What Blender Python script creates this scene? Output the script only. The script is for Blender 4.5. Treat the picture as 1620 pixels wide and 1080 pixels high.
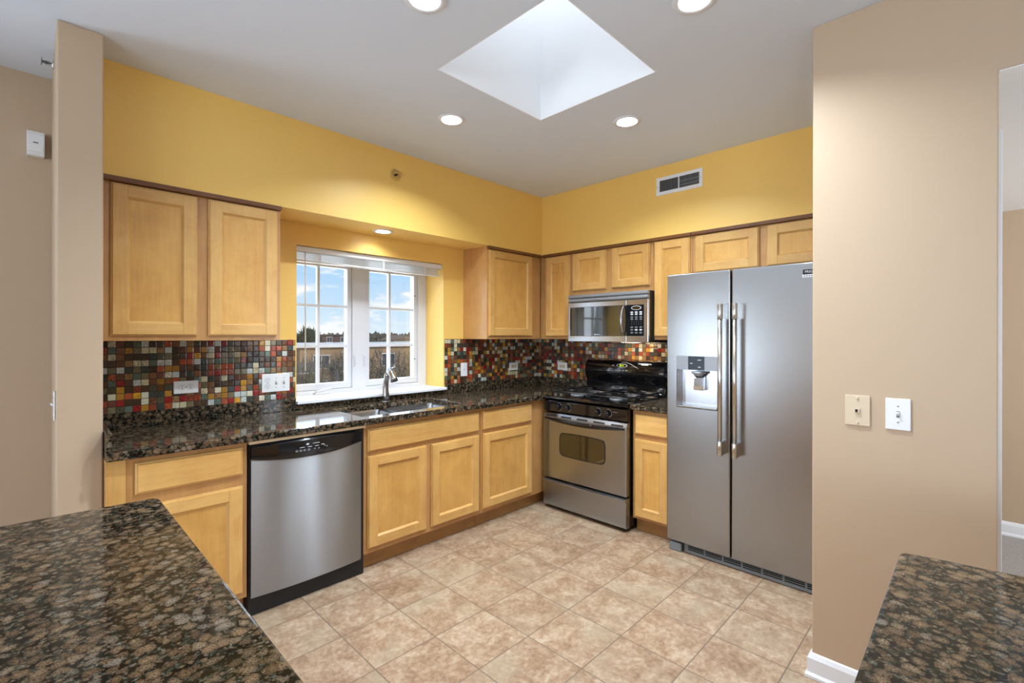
import bpy, bmesh, math, random
from mathutils import Vector, Matrix

for o in list(bpy.data.objects):
    bpy.data.objects.remove(o)
random.seed(7)
SC = bpy.context.scene
COL = SC.collection

# ------------------------------------------------------------------ camera
CAM = Vector((3.6489, 3.1964, 1.4016))
YAW, ROLL, FPX = 0.7778, 0.0019, 749.04
cd = bpy.data.cameras.new('camera')
cam = bpy.data.objects.new('camera', cd)
COL.objects.link(cam)
cd.sensor_width = 36.0
cd.lens = FPX / 1620 * 36
cd.shift_x = (810 - 808.23) / 1620
cd.shift_y = (531.15 - 540) / 1620
cd.clip_start = 0.02
cd.clip_end = 2000
cam.location = CAM
th = math.atan2(math.cos(YAW), -math.sin(YAW))
cam.rotation_euler = (Matrix.Rotation(th, 3, 'Z') @ Matrix.Rotation(math.pi / 2, 3, 'X') @ Matrix.Rotation(ROLL, 3, 'Z')).to_euler()
SC.camera = cam

# ------------------------------------------------------------------ colour management
SC.view_settings.view_transform = 'Standard'
SC.view_settings.look = 'None'
SC.view_settings.exposure = 0.40
SC.view_settings.gamma = 1.0
SC.view_settings.use_curve_mapping = False


def srgb(r, g, b):
    f = lambda c: (c / 255 / 12.92) if c / 255 <= 0.04045 else ((c / 255 + 0.055) / 1.055) ** 2.4
    return (f(r), f(g), f(b), 1.0)


# ------------------------------------------------------------------ node helpers
class NT:
    def __init__(self, tree):
        self.t = tree
        self.n = tree.nodes
        self.n.clear()

    def new(self, typ, ins=None, **props):
        nd = self.n.new(typ)
        for k, v in props.items():
            setattr(nd, k, v)
        for k, v in (ins or {}).items():
            s = nd.inputs[k]
            if isinstance(v, bpy.types.NodeSocket):
                self.t.links.new(v, s)
            else:
                s.default_value = v
        return nd

    def math(self, op, a, b=0.0, c=0.0):
        return self.new('ShaderNodeMath', {0: a, 1: b, 2: c}, operation=op).outputs[0]

    def mix(self, fac, a, b, blend='MIX'):
        nd = self.new('ShaderNodeMix', data_type='RGBA', blend_type=blend)
        for i, v in ((0, fac), (6, a), (7, b)):
            if isinstance(v, bpy.types.NodeSocket):
                self.t.links.new(v, nd.inputs[i])
            else:
                nd.inputs[i].default_value = v
        return nd.outputs[2]

    def ramp(self, fac, stops, interp='LINEAR'):
        nd = self.new('ShaderNodeValToRGB', {0: fac})
        cr = nd.color_ramp
        cr.interpolation = interp
        while len(cr.elements) < len(stops):
            cr.elements.new(0.5)
        for e, (p, c) in zip(cr.elements, stops):
            e.position = p
            e.color = c
        return nd.outputs[0]

    def coord(self):
        return self.new('ShaderNodeTexCoord').outputs['Object']

    def scale(self, v, s, loc=(0, 0, 0)):
        return self.new('ShaderNodeMapping', {0: v, 1: loc, 3: s}).outputs[0]

    def noise(self, v, scale, detail=4.0, rough=0.5, dist=0.0, dim='3D'):
        return self.new('ShaderNodeTexNoise', {'Vector': v, 'Scale': scale, 'Detail': detail, 'Roughness': rough, 'Distortion': dist}, noise_dimensions=dim)

    def bump(self, h, strength=0.2, dist=0.01):
        return self.new('ShaderNodeBump', {'Height': h, 'Strength': strength, 'Distance': dist}).outputs[0]

    def out(self, shader):
        self.new('ShaderNodeOutputMaterial', {0: shader})

    def bsdf(self, **k):
        ins = {}
        for a, v in k.items():
            ins[a.replace('_', ' ')] = v
        return self.new('ShaderNodeBsdfPrincipled', ins)


MATS = {}


def mat(name):
    m = bpy.data.materials.new(name)
    m.use_nodes = True
    MATS[name] = m
    return m, NT(m.node_tree)


def plain(name, col, rough=0.5, metal=0.0, spec=0.5, coat=0.0):
    m, t = mat(name)
    b = t.bsdf(Base_Color=col, Roughness=rough, Metallic=metal)
    b.inputs['Specular IOR Level'].default_value = spec
    b.inputs['Coat Weight'].default_value = coat
    b.inputs['Coat Roughness'].default_value = 0.05
    t.out(b.outputs[0])
    return m


def paint(name, col, rough=0.6, bump=0.06, scale=260):
    m, t = mat(name)
    c = t.coord()
    n = t.noise(c, scale, 3, 0.6)
    n2 = t.noise(c, 1.3, 2, 0.5)
    colr = t.mix(t.math('MULTIPLY', n2.outputs[0], 0.10), col, (col[0] * 0.85, col[1] * 0.85, col[2] * 0.83, 1))
    b = t.bsdf(Base_Color=colr, Roughness=rough, Normal=t.bump(n.outputs[0], bump, 0.004))
    t.out(b.outputs[0])
    return m


def wood(name, axis, light, dark, rough=0.38, fig=0.5):
    """maple: long soft grain along one axis"""
    m, t = mat(name)
    c = t.coord()
    rnd = t.new('ShaderNodeObjectInfo').outputs['Random']
    off = t.new('ShaderNodeCombineXYZ', {0: t.math('MULTIPLY', rnd, 7.0), 1: t.math('MULTIPLY', rnd, 13.0), 2: t.math('MULTIPLY', rnd, 5.0)}).outputs[0]
    v = t.new('ShaderNodeVectorMath', {0: c, 1: off}, operation='ADD').outputs[0]
    s1 = [26, 26, 26]
    s1['xyz'.index(axis)] = 1.6
    s2 = [5, 5, 5]
    s2['xyz'.index(axis)] = 1.0
    fine = t.noise(t.scale(v, s1), 3.0, 6, 0.6, 0.3)
    broad = t.noise(t.scale(v, s2), 1.0, 3, 0.5, 1.4)
    blotch = t.noise(v, 5.5, 4, 0.6, 0.8)
    f = t.math('ADD', t.math('MULTIPLY', fine.outputs[0], 0.30), t.math('MULTIPLY', broad.outputs[0], 0.32))
    f = t.math('ADD', f, t.math('MULTIPLY', blotch.outputs[0], 0.46))
    col = t.ramp(f, [(0.36, dark), (0.74, light)])
    bright = t.math('ADD', t.math('MULTIPLY', rnd, 0.10), 0.95)
    col = t.new('ShaderNodeHueSaturation', {'Value': bright, 'Color': col}).outputs[0]
    b = t.bsdf(Base_Color=col, Roughness=rough, Normal=t.bump(fine.outputs[0], 0.04, 0.003))
    b.inputs['Coat Weight'].default_value = 0.4
    b.inputs['Coat Roughness'].default_value = 0.20
    t.out(b.outputs[0])
    return m


WL, WD = srgb(230, 186, 112), srgb(200, 148, 78)
WFL, WFD = srgb(206, 158, 96), srgb(176, 124, 70)
WPL, WPD = srgb(227, 178, 98), srgb(198, 143, 68)
wood('maple_upright', 'z', WL, WD)
wood('maple_panel', 'z', WPL, WPD)
wood('maple_along_x', 'x', WL, WD)
wood('maple_along_y', 'y', WL, WD)
wood('maple_carcass', 'z', WFL, WFD)
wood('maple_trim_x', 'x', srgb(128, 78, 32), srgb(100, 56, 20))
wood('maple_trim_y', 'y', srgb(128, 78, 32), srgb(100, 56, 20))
wood('maple_kick_x', 'x', srgb(184, 136, 76), srgb(150, 104, 54), 0.5)
wood('maple_kick_y', 'y', srgb(184, 136, 76), srgb(150, 104, 54), 0.5)

paint('paint_yellow', srgb(246, 203, 110), 0.42)
paint('paint_beige', srgb(195, 170, 141), 0.55)
paint('paint_ceiling', srgb(228, 235, 245), 0.85, 0.10, 180)
paint('paint_white_wall', srgb(244, 245, 246), 0.7)
plain('white_trim', srgb(238, 239, 241), 0.32)
plain('window_vinyl', srgb(214, 214, 217), 0.4)
plain('white_plastic', srgb(236, 236, 234), 0.3)
plain('almond_plastic', srgb(216, 196, 166), 0.35)
plain('gasket_black', (0.006, 0.006, 0.007, 1), 0.55)
plain('gloss_black', (0.005, 0.005, 0.006, 1), 0.06, coat=0.3)
plain('dark_hole', (0.004, 0.004, 0.004, 1), 0.8)
plain('cast_iron', (0.008, 0.008, 0.009, 1), 0.32)
plain('chrome', (0.72, 0.73, 0.75, 1), 0.12, 1.0)
plain('brushed_nickel', (0.42, 0.42, 0.43, 1), 0.24, 1.0)
plain('grey_metal', srgb(150, 153, 157), 0.45, 0.4)
plain('grey_plastic', srgb(118, 124, 128), 0.4)
plain('cream_strip', srgb(226, 200, 158), 0.5)
plain('marking_white', srgb(205, 208, 212), 0.5)
plain('marking_dim', srgb(110, 112, 116), 0.5)
plain('oven_glass', (0.016, 0.014, 0.006, 1), 0.04, spec=1.0, coat=0.8)
plain('micro_glass', (0.010, 0.011, 0.012, 1), 0.03, spec=1.0, coat=1.0)
plain('brass_yellow', srgb(214, 176, 100), 0.4, 0.1)


def steel(name, col, rough, horiz=None, aniso=0.0):
    m, t = mat(name)
    c = t.coord()
    s = [1.0, 1.0, 1.0]
    for k in 'xyz':
        s['xyz'.index(k)] = 4.0 if k in (horiz or '') else 420.0
    n = t.noise(t.scale(c, s), 1.0, 2, 0.6)
    b = t.bsdf(Base_Color=col, Metallic=1.0, Roughness=rough, Normal=t.bump(n.outputs[0], 0.035, 0.002))
    if aniso:
        tg = t.new('ShaderNodeCombineXYZ', {0: 0.0, 1: 0.0, 2: 1.0})
        b.inputs['Anisotropic'].default_value = aniso
        t.t.links.new(tg.outputs[0], b.inputs['Tangent'])
    t.out(b.outputs[0])
    return m


steel('steel_fridge', (0.355, 0.355, 0.35, 1), 0.27, 'y', 0.0)
steel('steel_dishwasher', (0.35, 0.357, 0.368, 1), 0.33, 'x', 1.0)
steel('steel_range', (0.40, 0.435, 0.48, 1), 0.28, 'y', 0.7)
steel('steel_micro', (0.50, 0.51, 0.53, 1), 0.22, 'y', 0.0)
steel('steel_sink', (0.60, 0.61, 0.62, 1), 0.22, 'x', 0.0)
plain('steel_handle', (0.60, 0.59, 0.57, 1), 0.2, 1.0)
plain('panel_black', (0.008, 0.009, 0.011, 1), 0.12, spec=0.12)


def granite(name):
    m, t = mat(name)
    c = t.coord()
    wob = t.noise(c, 26, 3, 0.55)
    wv = t.new('ShaderNodeVectorMath', {0: wob.outputs['Color'], 1: (0.5, 0.5, 0.5)}, operation='SUBTRACT').outputs[0]
    wv = t.new('ShaderNodeVectorMath', {0: wv, 3: 0.022}, operation='SCALE').outputs[0]
    v = t.new('ShaderNodeVectorMath', {0: c, 1: wv}, operation='ADD').outputs[0]
    fine = t.noise(c, 190, 4, 0.7)
    jag = t.math('MULTIPLY', t.math('SUBTRACT', fine.outputs[0], 0.5), 0.42)

    def ovoids(scale, r0, r1, rnd):
        vv = t.new('ShaderNodeTexVoronoi', {'Vector': v, 'Scale': scale, 'Randomness': rnd})
        cell = t.new('ShaderNodeSeparateColor', {0: vv.outputs['Color']})
        d = t.math('ADD', vv.outputs['Distance'], jag)
        d = t.math('ADD', d, t.math('MULTIPLY', t.math('SUBTRACT', cell.outputs[1], 0.5), 0.22))
        mask = t.ramp(d, [(r0, (1, 1, 1, 1)), (r1, (0, 0, 0, 1))])
        rim = t.ramp(d, [(r0 * 0.55, (1, 1, 1, 1)), (r0 * 0.85, (0.66, 0.66, 0.64, 1))])
        ov = t.ramp(cell.outputs[0], [(0.0, srgb(110, 86, 62)), (0.3, srgb(146, 120, 92)), (0.55, srgb(104, 84, 64)), (0.8, srgb(150, 128, 102)), (1.0, srgb(136, 124, 110))])
        return mask, t.mix(1.0, ov, rim, 'MULTIPLY')
    m1, o1 = ovoids(43.0, 0.43, 0.52, 0.95)
    m2, o2 = ovoids(92.0, 0.30, 0.42, 1.0)
    grain = t.noise(c, 330, 3, 0.7)
    spk = t.ramp(grain.outputs[0], [(0.38, (0.08, 0.07, 0.06, 1)), (0.52, (1, 1, 1, 1))])
    # ground mass: black with greenish and pale flecks
    fl = t.noise(c, 90, 4, 0.7, 0.4)
    gm = t.ramp(fl.outputs[0], [(0.0, (0.004, 0.004, 0.004, 1)), (0.49, (0.006, 0.006, 0.005, 1)), (0.56, srgb(50, 54, 44)), (0.64, srgb(92, 88, 76)), (0.72, srgb(150, 142, 130))])
    col = t.mix(t.math('MULTIPLY', m2, 0.8), gm, t.mix(0.85, o2, spk, 'MULTIPLY'))
    col = t.mix(m1, col, t.mix(0.85, o1, spk, 'MULTIPLY'))
    col = t.new('ShaderNodeHueSaturation', {'Value': 0.82, 'Color': col}).outputs[0]
    b = t.bsdf(Base_Color=col, Roughness=0.07)
    b.inputs['IOR'].default_value = 1.33
    t.out(b.outputs[0])
    return m


granite('granite_brown')


def mosaic(name, P=0.0343, z0=0.9935, u0=0.0):
    m, t = mat(name)
    c = t.coord()
    sx = t.new('ShaderNodeSeparateXYZ', {0: c})
    u = t.math('DIVIDE', t.math('ADD', t.math('SUBTRACT', sx.outputs[0], sx.outputs[1]), u0), P)
    w = t.math('DIVIDE', t.math('SUBTRACT', sx.outputs[2], z0), P)
    cu, cw = t.math('FLOOR', u), t.math('FLOOR', w)
    fu, fw = t.math('FRACT', u), t.math('FRACT', w)
    cellv = t.new('ShaderNodeCombineXYZ', {0: cu, 1: cw, 2: 3.7}).outputs[0]
    wn = t.new('ShaderNodeTexWhiteNoise', {0: cellv}, noise_dimensions='3D')
    cellv2 = t.new('ShaderNodeCombineXYZ', {0: cu, 1: cw, 2: 9.1}).outputs[0]
    wn2 = t.new('ShaderNodeTexWhiteNoise', {0: cellv2}, noise_dimensions='3D')
    r2 = t.new('ShaderNodeSeparateColor', {0: wn2.outputs['Color']})
    pal = [(62, 46, 34), (84, 80, 62), (108, 70, 44), (122, 112, 82), (70, 52, 36), (176, 126, 44), (150, 112, 70), (206, 150, 44), (150, 66, 42), (94, 108, 92), (176, 84, 48), (148, 34, 30), (110, 66, 50), (206, 198, 160), (196, 202, 196), (58, 66, 62), (212, 206, 178), (128, 86, 52), (86, 62, 44)]
    n = len(pal)
    base = t.ramp(wn.outputs[0], [(i / n, srgb(*p)) for i, p in enumerate(pal)], 'CONSTANT')
    # swirl inside each tile, rotated and shifted per tile
    rot = t.math('MULTIPLY', r2.outputs[0], 6.283)
    shift = t.new('ShaderNodeVectorMath', {0: wn2.outputs['Color'], 3: 40.0}, operation='SCALE').outputs[0]
    loc = t.new('ShaderNodeCombineXYZ', {0: fu, 1: fw, 2: 0.0}).outputs[0]
    rv = t.new('ShaderNodeVectorRotate', {'Vector': loc, 'Angle': rot}, rotation_type='Z_AXIS').outputs[0]
    rv = t.new('ShaderNodeVectorMath', {0: t.scale(rv, (1.0, 4.5, 1)), 1: shift}, operation='ADD').outputs[0]
    sw = t.noise(rv, 1.6, 4, 0.6, 1.2)
    streak = t.ramp(sw.outputs[0], [(0.36, (0.14, 0.12, 0.10, 1)), (0.52, (1, 1, 1, 1)), (0.66, (1.45, 1.35, 1.15, 1))])
    base = t.mix(t.math('MULTIPLY', r2.outputs[1], 0.95), base, streak, 'MULTIPLY')
    m0 = t.math('MINIMUM', t.math('MINIMUM', fu, t.math('SUBTRACT', 1.0, fu)), t.math('MINIMUM', fw, t.math('SUBTRACT', 1.0, fw)))
    tile = t.math('GREATER_THAN', m0, 0.042)
    col = t.mix(tile, srgb(44, 32, 26), base)
    rough = t.math('SUBTRACT', 0.85, t.math('MULTIPLY', tile, 0.74))
    # each glass chip sits a little tilted and pillowed
    tilt = t.math('ADD', t.math('MULTIPLY', t.math('SUBTRACT', r2.outputs[0], 0.5), fu), t.math('MULTIPLY', t.math('SUBTRACT', r2.outputs[2], 0.5), fw))
    pil = t.math('MINIMUM', t.math('MULTIPLY', m0, 6.0), 1.0)
    h = t.math('ADD', t.math('MULTIPLY', tilt, 0.6), t.math('MULTIPLY', pil, 0.28))
    h = t.math('ADD', h, t.math('MULTIPLY', sw.outputs[0], 0.25))
    b = t.bsdf(Base_Color=col, Roughness=rough, Normal=t.bump(h, 0.5, 0.003))
    t.out(b.outputs[0])
    return m


mosaic('glass_mosaic', u0=2 * 0.0343 - 3.361 + 0.0343 * 100)


def floor_tile(name, P=0.3068, ox=2.3223, oy=0.7839):
    m, t = mat(name)
    c = t.coord()
    sx = t.new('ShaderNodeSeparateXYZ', {0: c})
    u = t.math('DIVIDE', t.math('SUBTRACT', sx.outputs[0], ox - 20 * P), P)
    w = t.math('DIVIDE', t.math('SUBTRACT', sx.outputs[1], oy - 20 * P), P)
    cell = t.new('ShaderNodeCombineXYZ', {0: t.math('FLOOR', u), 1: t.math('FLOOR', w), 2: 1.3}).outputs[0]
    fu, fw = t.math('FRACT', u), t.math('FRACT', w)
    wn = t.new('ShaderNodeTexWhiteNoise', {0: cell}, noise_dimensions='3D')
    off = t.new('ShaderNodeVectorMath', {0: wn.outputs['Color'], 3: 30.0}, operation='SCALE').outputs[0]
    v = t.new('ShaderNodeVectorMath', {0: c, 1: off}, operation='ADD').outputs[0]
    a = t.noise(v, 9, 6, 0.65, 0.6)
    d = t.noise(v, 45, 5, 0.7, 0.3)
    e = t.noise(v, 3.0, 3, 0.5, 0.5)
    f = t.math('ADD', t.math('MULTIPLY', a.outputs[0], 0.55), t.math('MULTIPLY', d.outputs[0], 0.45))
    col = t.ramp(f, [(0.36, srgb(130, 101, 76)), (0.46, srgb(155, 125, 98)), (0.54, srgb(174, 148, 121)), (0.64, srgb(192, 172, 148))])
    grey = t.ramp(e.outputs[0], [(0.48, (0, 0, 0, 1)), (0.68, (1, 1, 1, 1))])
    col = t.mix(t.math('MULTIPLY', grey, 0.5), col, srgb(172, 158, 132))
    val = t.math('ADD', t.math('MULTIPLY', wn.outputs[0], 0.12), 0.93)
    col = t.new('ShaderNodeHueSaturation', {'Value': val, 'Color': col}).outputs[0]
    m0 = t.math('MINIMUM', t.math('MINIMUM', fu, t.math('SUBTRACT', 1.0, fu)), t.math('MINIMUM', fw, t.math('SUBTRACT', 1.0, fw)))
    tile = t.ramp(m0, [(0.005, (0, 0, 0, 1)), (0.011, (1, 1, 1, 1))])
    col = t.mix(tile, srgb(112, 94, 78), col)
    h = t.math('ADD', t.math('MULTIPLY', t.math('MINIMUM', m0, 0.03), 12.0), t.math('MULTIPLY', d.outputs[0], 0.12))
    b = t.bsdf(Base_Color=col, Roughness=0.46, Normal=t.bump(h, 0.35, 0.004))
    t.out(b.outputs[0])


floor_tile('floor_tile')


def carpet(name, c1, c2):
    m, t = mat(name)
    c = t.coord()
    n = t.noise(c, 160, 4, 0.8)
    col = t.ramp(n.outputs[0], [(0.35, c1), (0.65, c2)])
    b = t.bsdf(Base_Color=col, Roughness=0.95, Normal=t.bump(n.outputs[0], 0.8, 0.01))
    t.out(b.outputs[0])


carpet('carpet_grey', srgb(150, 142, 136), srgb(206, 200, 194))


def emis(name, col, s):
    m, t = mat(name)
    e = t.new('ShaderNodeEmission', {0: col, 1: s})
    t.out(e.outputs[0])


emis('lamp_lens', (1.0, 0.97, 0.92, 1), 9.0)
emis('display_green', (0.55, 0.9, 0.02, 1), 1.6)


def glass(name):
    m, t = mat(name)
    tr = t.new('ShaderNodeBsdfTransparent', {0: (0.97, 0.98, 0.98, 1)})
    gl = t.new('ShaderNodeBsdfGlossy', {0: (1, 1, 1, 1), 1: 0.0})
    mx = t.new('ShaderNodeMixShader', {0: 0.04, 1: tr.outputs[0], 2: gl.outputs[0]})
    t.out(mx.outputs[0])


glass('window_glass')


def dome(name):
    m, t = mat(name)
    b = t.new('ShaderNodeBsdfTranslucent', {0: (0.85, 0.87, 0.9, 1)})
    t.out(b.outputs[0])


dome('skylight_acrylic')


def speckle(name, c1, c2, scale=3.0, rough=0.9):
    m, t = mat(name)
    c = t.coord()
    n = t.noise(c, scale, 5, 0.7)
    b = t.bsdf(Base_Color=t.ramp(n.outputs[0], [(0.35, c1), (0.65, c2)]), Roughness=rough)
    t.out(b.outputs[0])


speckle('bare_twigs', srgb(98, 89, 79), srgb(126, 115, 100), 1.2)
speckle('green_twigs', srgb(70, 78, 52), srgb(104, 104, 72), 1.2)
speckle('conifer_green', srgb(42, 54, 40), srgb(66, 78, 56), 1.2)
speckle('tree_bark', srgb(70, 60, 50), srgb(96, 84, 70), 6)
speckle('far_wood', srgb(82, 78, 70), srgb(112, 104, 90), 0.3)
speckle('outside_ground', srgb(96, 94, 78), srgb(140, 134, 118), 0.12)
speckle('tan_brick', srgb(152, 122, 90), srgb(172, 140, 106), 0.6)
speckle('dark_brick', srgb(92, 72, 66), srgb(112, 90, 80), 0.4)
plain('roof_pale', srgb(218, 214, 206), 0.8)
plain('house_cream', srgb(208, 190, 156), 0.8)
plain('house_roof', srgb(128, 108, 88), 0.8)
plain('dark_pane', srgb(58, 62, 70), 0.3)
plain('balcony_grey', srgb(110, 106, 100), 0.8)

# ------------------------------------------------------------------ sky
w = bpy.data.worlds.new('sky')
SC.world = w
w.use_nodes = True
t = NT(w.node_tree)
gen = t.new('ShaderNodeTexCoord').outputs['Generated']
sep = t.new('ShaderNodeSeparateXYZ', {0: gen})
grad = t.ramp(sep.outputs[2], [(0.0, srgb(222, 236, 246)), (0.06, srgb(196, 224, 248)), (0.16, srgb(160, 205, 248)), (0.6, srgb(110, 165, 235))])
cv = t.scale(gen, (1, 1, 3.4))
cn = t.noise(cv, 8.5, 6, 0.55, 0.2)
cl = t.ramp(cn.outputs[0], [(0.50, (0, 0, 0, 1)), (0.59, (1, 1, 1, 1))])
sk = t.mix(cl, grad, srgb(247, 248, 250))
bg = t.new('ShaderNodeBackground', {0: sk, 1: 0.88})
t.new('ShaderNodeOutputWorld', {0: bg.outputs[0]})


# ------------------------------------------------------------------ lights: sun, daylight at the windows, fill at added ones
def light(name, typ, loc, rot, energy, col=(1, 1, 1), **k):
    d = bpy.data.lights.new(name, typ)
    d.energy = energy
    d.color = col
    for a, v in k.items():
        setattr(d, a, v)
    o = bpy.data.objects.new(name, d)
    o.location = loc
    o.rotation_euler = rot
    COL.objects.link(o)
    return o


def aim(v):
    return Vector(v).to_track_quat('-Z', 'Y').to_euler()


light('sun', 'SUN', (0, 0, 30), aim((0.25, -1.0, -0.9)), 2.0, (1, 0.96, 0.9), angle=0.01)
light('added_living_fill', 'AREA', (8.38, 3.55, 1.45), aim((-1, 0, 0.45)), 62, (0.82, 0.96, 1.15), shape='RECTANGLE', size=1.7, size_y=1.6)  # room fill at an added, unseen window, tilted up towards the ceiling
light('added_dining_fill', 'AREA', (8.38, 5.85, 1.45), aim((-1, 0, 0.45)), 62, (0.82, 0.96, 1.15), shape='RECTANGLE', size=1.7, size_y=1.6)  # second room fill, also at an added window out of view
light('daylight_patio_window', 'AREA', (6.45, -0.46, 1.20), aim((0, 1, 0.45)), 112, (0.80, 0.95, 1.16), shape='RECTANGLE', size=3.0, size_y=1.4)
light('daylight_kitchen_window', 'AREA', (1.815, -0.42, 1.5), aim((0, 1, -0.1)), 8, (0.86, 0.96, 1.10), shape='RECTANGLE', size=1.15, size_y=1.0)
light('daylight_skylight', 'AREA', (1.9, 1.72, 3.95), aim((0, 0, -1)), 3.5, (0.92, 0.975, 1.02), shape='RECTANGLE', size=0.72, size_y=0.72)
light('added_hall_fill', 'AREA', (-0.2, 6.3, 1.5), aim((0, -1, 0.1)), 58, (0.84, 0.97, 1.12), shape='RECTANGLE', size=1.6, size_y=1.5)  # added fill from the unseen hall end, brightens hall wall and ceiling
CAN_W = 21.0


# ------------------------------------------------------------------ mesh builder
OFF = {}


def empty(name, loc, label, cat, group=None):
    o = bpy.data.objects.new(name, None)
    o.location = loc
    o.empty_display_size = 0.05
    COL.objects.link(o)
    OFF[o.name] = Vector(loc)
    tag(o, label, cat, group)
    return o


def tag(o, label, cat, group=None):
    o['label'] = label
    o['category'] = cat
    if group:
        o['group'] = group
    return o


class MB:
    def __init__(self):
        self.v, self.f, self.m, self.s = [], [], [], []

    def add(self, vs, fs, mi=0, smooth=False):
        b = len(self.v)
        self.v += [Vector(p) for p in vs]
        for f in fs:
            self.f.append([b + i for i in f])
            self.m.append(mi)
            self.s.append(smooth)
        return self

    def box(self, x0, x1, y0, y1, z0, z1, mi=0):
        vs = [(x, y, z) for z in (z0, z1) for y in (y0, y1) for x in (x0, x1)]
        return self.add(vs, [(0, 2, 3, 1), (4, 5, 7, 6), (0, 1, 5, 4), (2, 6, 7, 3), (0, 4, 6, 2), (1, 3, 7, 5)], mi)

    def pbox(self, ax, d0, d1, a0, a1, z0, z1, mi=0):
        """box on a wall plane: ax is the axis the depth runs along"""
        if ax == 'y':
            return self.box(a0, a1, d0, d1, z0, z1, mi)
        return self.box(d0, d1, a0, a1, z0, z1, mi)

    def slab(self, us, vs, w0, w1, skip=(), order='xyz', mi=0):
        """grid slab with cells left out; order tells which axes u, v, w run along"""
        def P(u, v, w_):
            d = dict(zip(order, (u, v, w_)))
            return (d['x'], d['y'], d['z'])
        nu, nv = len(us), len(vs)
        V = [P(u, v, w_) for w_ in (w0, w1) for v in vs for u in us]
        I = lambda i, j, k: k * nu * nv + j * nu + i
        F = []
        full = lambda i, j: 0 <= i < nu - 1 and 0 <= j < nv - 1 and (i, j) not in skip
        for i in range(nu - 1):
            for j in range(nv - 1):
                if not full(i, j):
                    continue
                F.append((I(i, j, 1), I(i + 1, j, 1), I(i + 1, j + 1, 1), I(i, j + 1, 1)))
                F.append((I(i, j, 0), I(i, j + 1, 0), I(i + 1, j + 1, 0), I(i + 1, j, 0)))
                if not full(i - 1, j):
                    F.append((I(i, j, 0), I(i, j, 1), I(i, j + 1, 1), I(i, j + 1, 0)))
                if not full(i + 1, j):
                    F.append((I(i + 1, j, 0), I(i + 1, j + 1, 0), I(i + 1, j + 1, 1), I(i + 1, j, 1)))
                if not full(i, j - 1):
                    F.append((I(i, j, 0), I(i + 1, j, 0), I(i + 1, j, 1), I(i, j, 1)))
                if not full(i, j + 1):
                    F.append((I(i, j + 1, 0), I(i, j + 1, 1), I(i + 1, j + 1, 1), I(i + 1, j + 1, 0)))
        return self.add(V, F, mi)

    def prism(self, prof, a0, a1, order, mi=0, smooth=False):
        """extrude a closed 2-D profile; order: axes of profile u, v and of the extrusion"""
        def P(u, v, w_):
            d = dict(zip(order, (u, v, w_)))
            return (d['x'], d['y'], d['z'])
        n = len(prof)
        V = [P(u, v, a0) for u, v in prof] + [P(u, v, a1) for u, v in prof]
        F = [(i, (i + 1) % n, n + (i + 1) % n, n + i) for i in range(n)]
        self.add(V, F, mi, smooth)
        self.add([V[i] for i in range(n)], [tuple(range(n - 1, -1, -1))], mi)
        return self.add([V[n + i] for i in range(n)], [tuple(range(n))], mi)

    def lathe(self, base, axis, prof, n=24, mi=0, smooth=True, caps=True):
        """prof: (radius, height) list along axis from base"""
        ax = Vector(axis).normalized()
        s = Vector((1, 0, 0)) if abs(ax.x) < 0.9 else Vector((0, 1, 0))
        e1 = ax.cross(s).normalized()
        e2 = ax.cross(e1)
        base = Vector(base)
        V, F = [], []
        for r, h in prof:
            for k in range(n):
                a = 2 * math.pi * k / n
                V.append(base + ax * h + e1 * (r * math.cos(a)) + e2 * (r * math.sin(a)))
        for i in range(len(prof) - 1):
            for k in range(n):
                F.append((i * n + k, i * n + (k + 1) % n, (i + 1) * n + (k + 1) % n, (i + 1) * n + k))
        self.add(V, F, mi, smooth)
        if caps:
            for i in (0, len(prof) - 1):
                if prof[i][0] > 1e-6:
                    ring = [V[i * n + k] for k in range(n)]
                    self.add(ring, [tuple(range(n))], mi)
        return self

    def tube(self, pts, rad, n=10, mi=0, caps=True):
        pts = [Vector(p) for p in pts]
        if not isinstance(rad, (list, tuple)):
            rad = [rad] * len(pts)
        V, F = [], []
        up = None
        for i, p in enumerate(pts):
            d = (pts[min(i + 1, len(pts) - 1)] - pts[max(i - 1, 0)]).normalized()
            if up is None:
                up = Vector((0, 0, 1)) if abs(d.z) < 0.9 else Vector((1, 0, 0))
            e1 = d.cross(up).normalized()
            e2 = e1.cross(d).normalized()
            up = e2
            for k in range(n):
                a = 2 * math.pi * k / n
                V.append(p + e1 * (rad[i] * math.cos(a)) + e2 * (rad[i] * math.sin(a)))
        for i in range(len(pts) - 1):
            for k in range(n):
                F.append((i * n + k, i * n + (k + 1) % n, (i + 1) * n + (k + 1) % n, (i + 1) * n + k))
        self.add(V, F, mi, True)
        if caps:
            self.add(V[:n], [tuple(range(n))], mi)
            self.add(V[-n:], [tuple(range(n))], mi)
        return self

    def build(self, name, mats, parent=None, bevel=0.0, seg=2, recalc=True, loc=None):
        if not isinstance(mats, (list, tuple)):
            mats = [mats]
        off = OFF[parent.name] if parent is not None else Vector(loc or (0, 0, 0))
        me = bpy.data.meshes.new(name)
        me.from_pydata([p - off for p in self.v], [], self.f)
        for m_ in mats:
            me.materials.append(MATS[m_])
        for p, mi, s in zip(me.polygons, self.m, self.s):
            p.material_index = mi
            p.use_smooth = s
        if recalc:
            bm = bmesh.new()
            bm.from_mesh(me)
            bmesh.ops.remove_doubles(bm, verts=bm.verts, dist=1e-6)
            bmesh.ops.recalc_face_normals(bm, faces=bm.faces)
            bm.to_mesh(me)
            bm.free()
        o = bpy.data.objects.new(name, me)
        COL.objects.link(o)
        if parent is not None:
            o.parent = parent
        elif loc:
            o.location = loc
        OFF[o.name] = off
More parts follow.
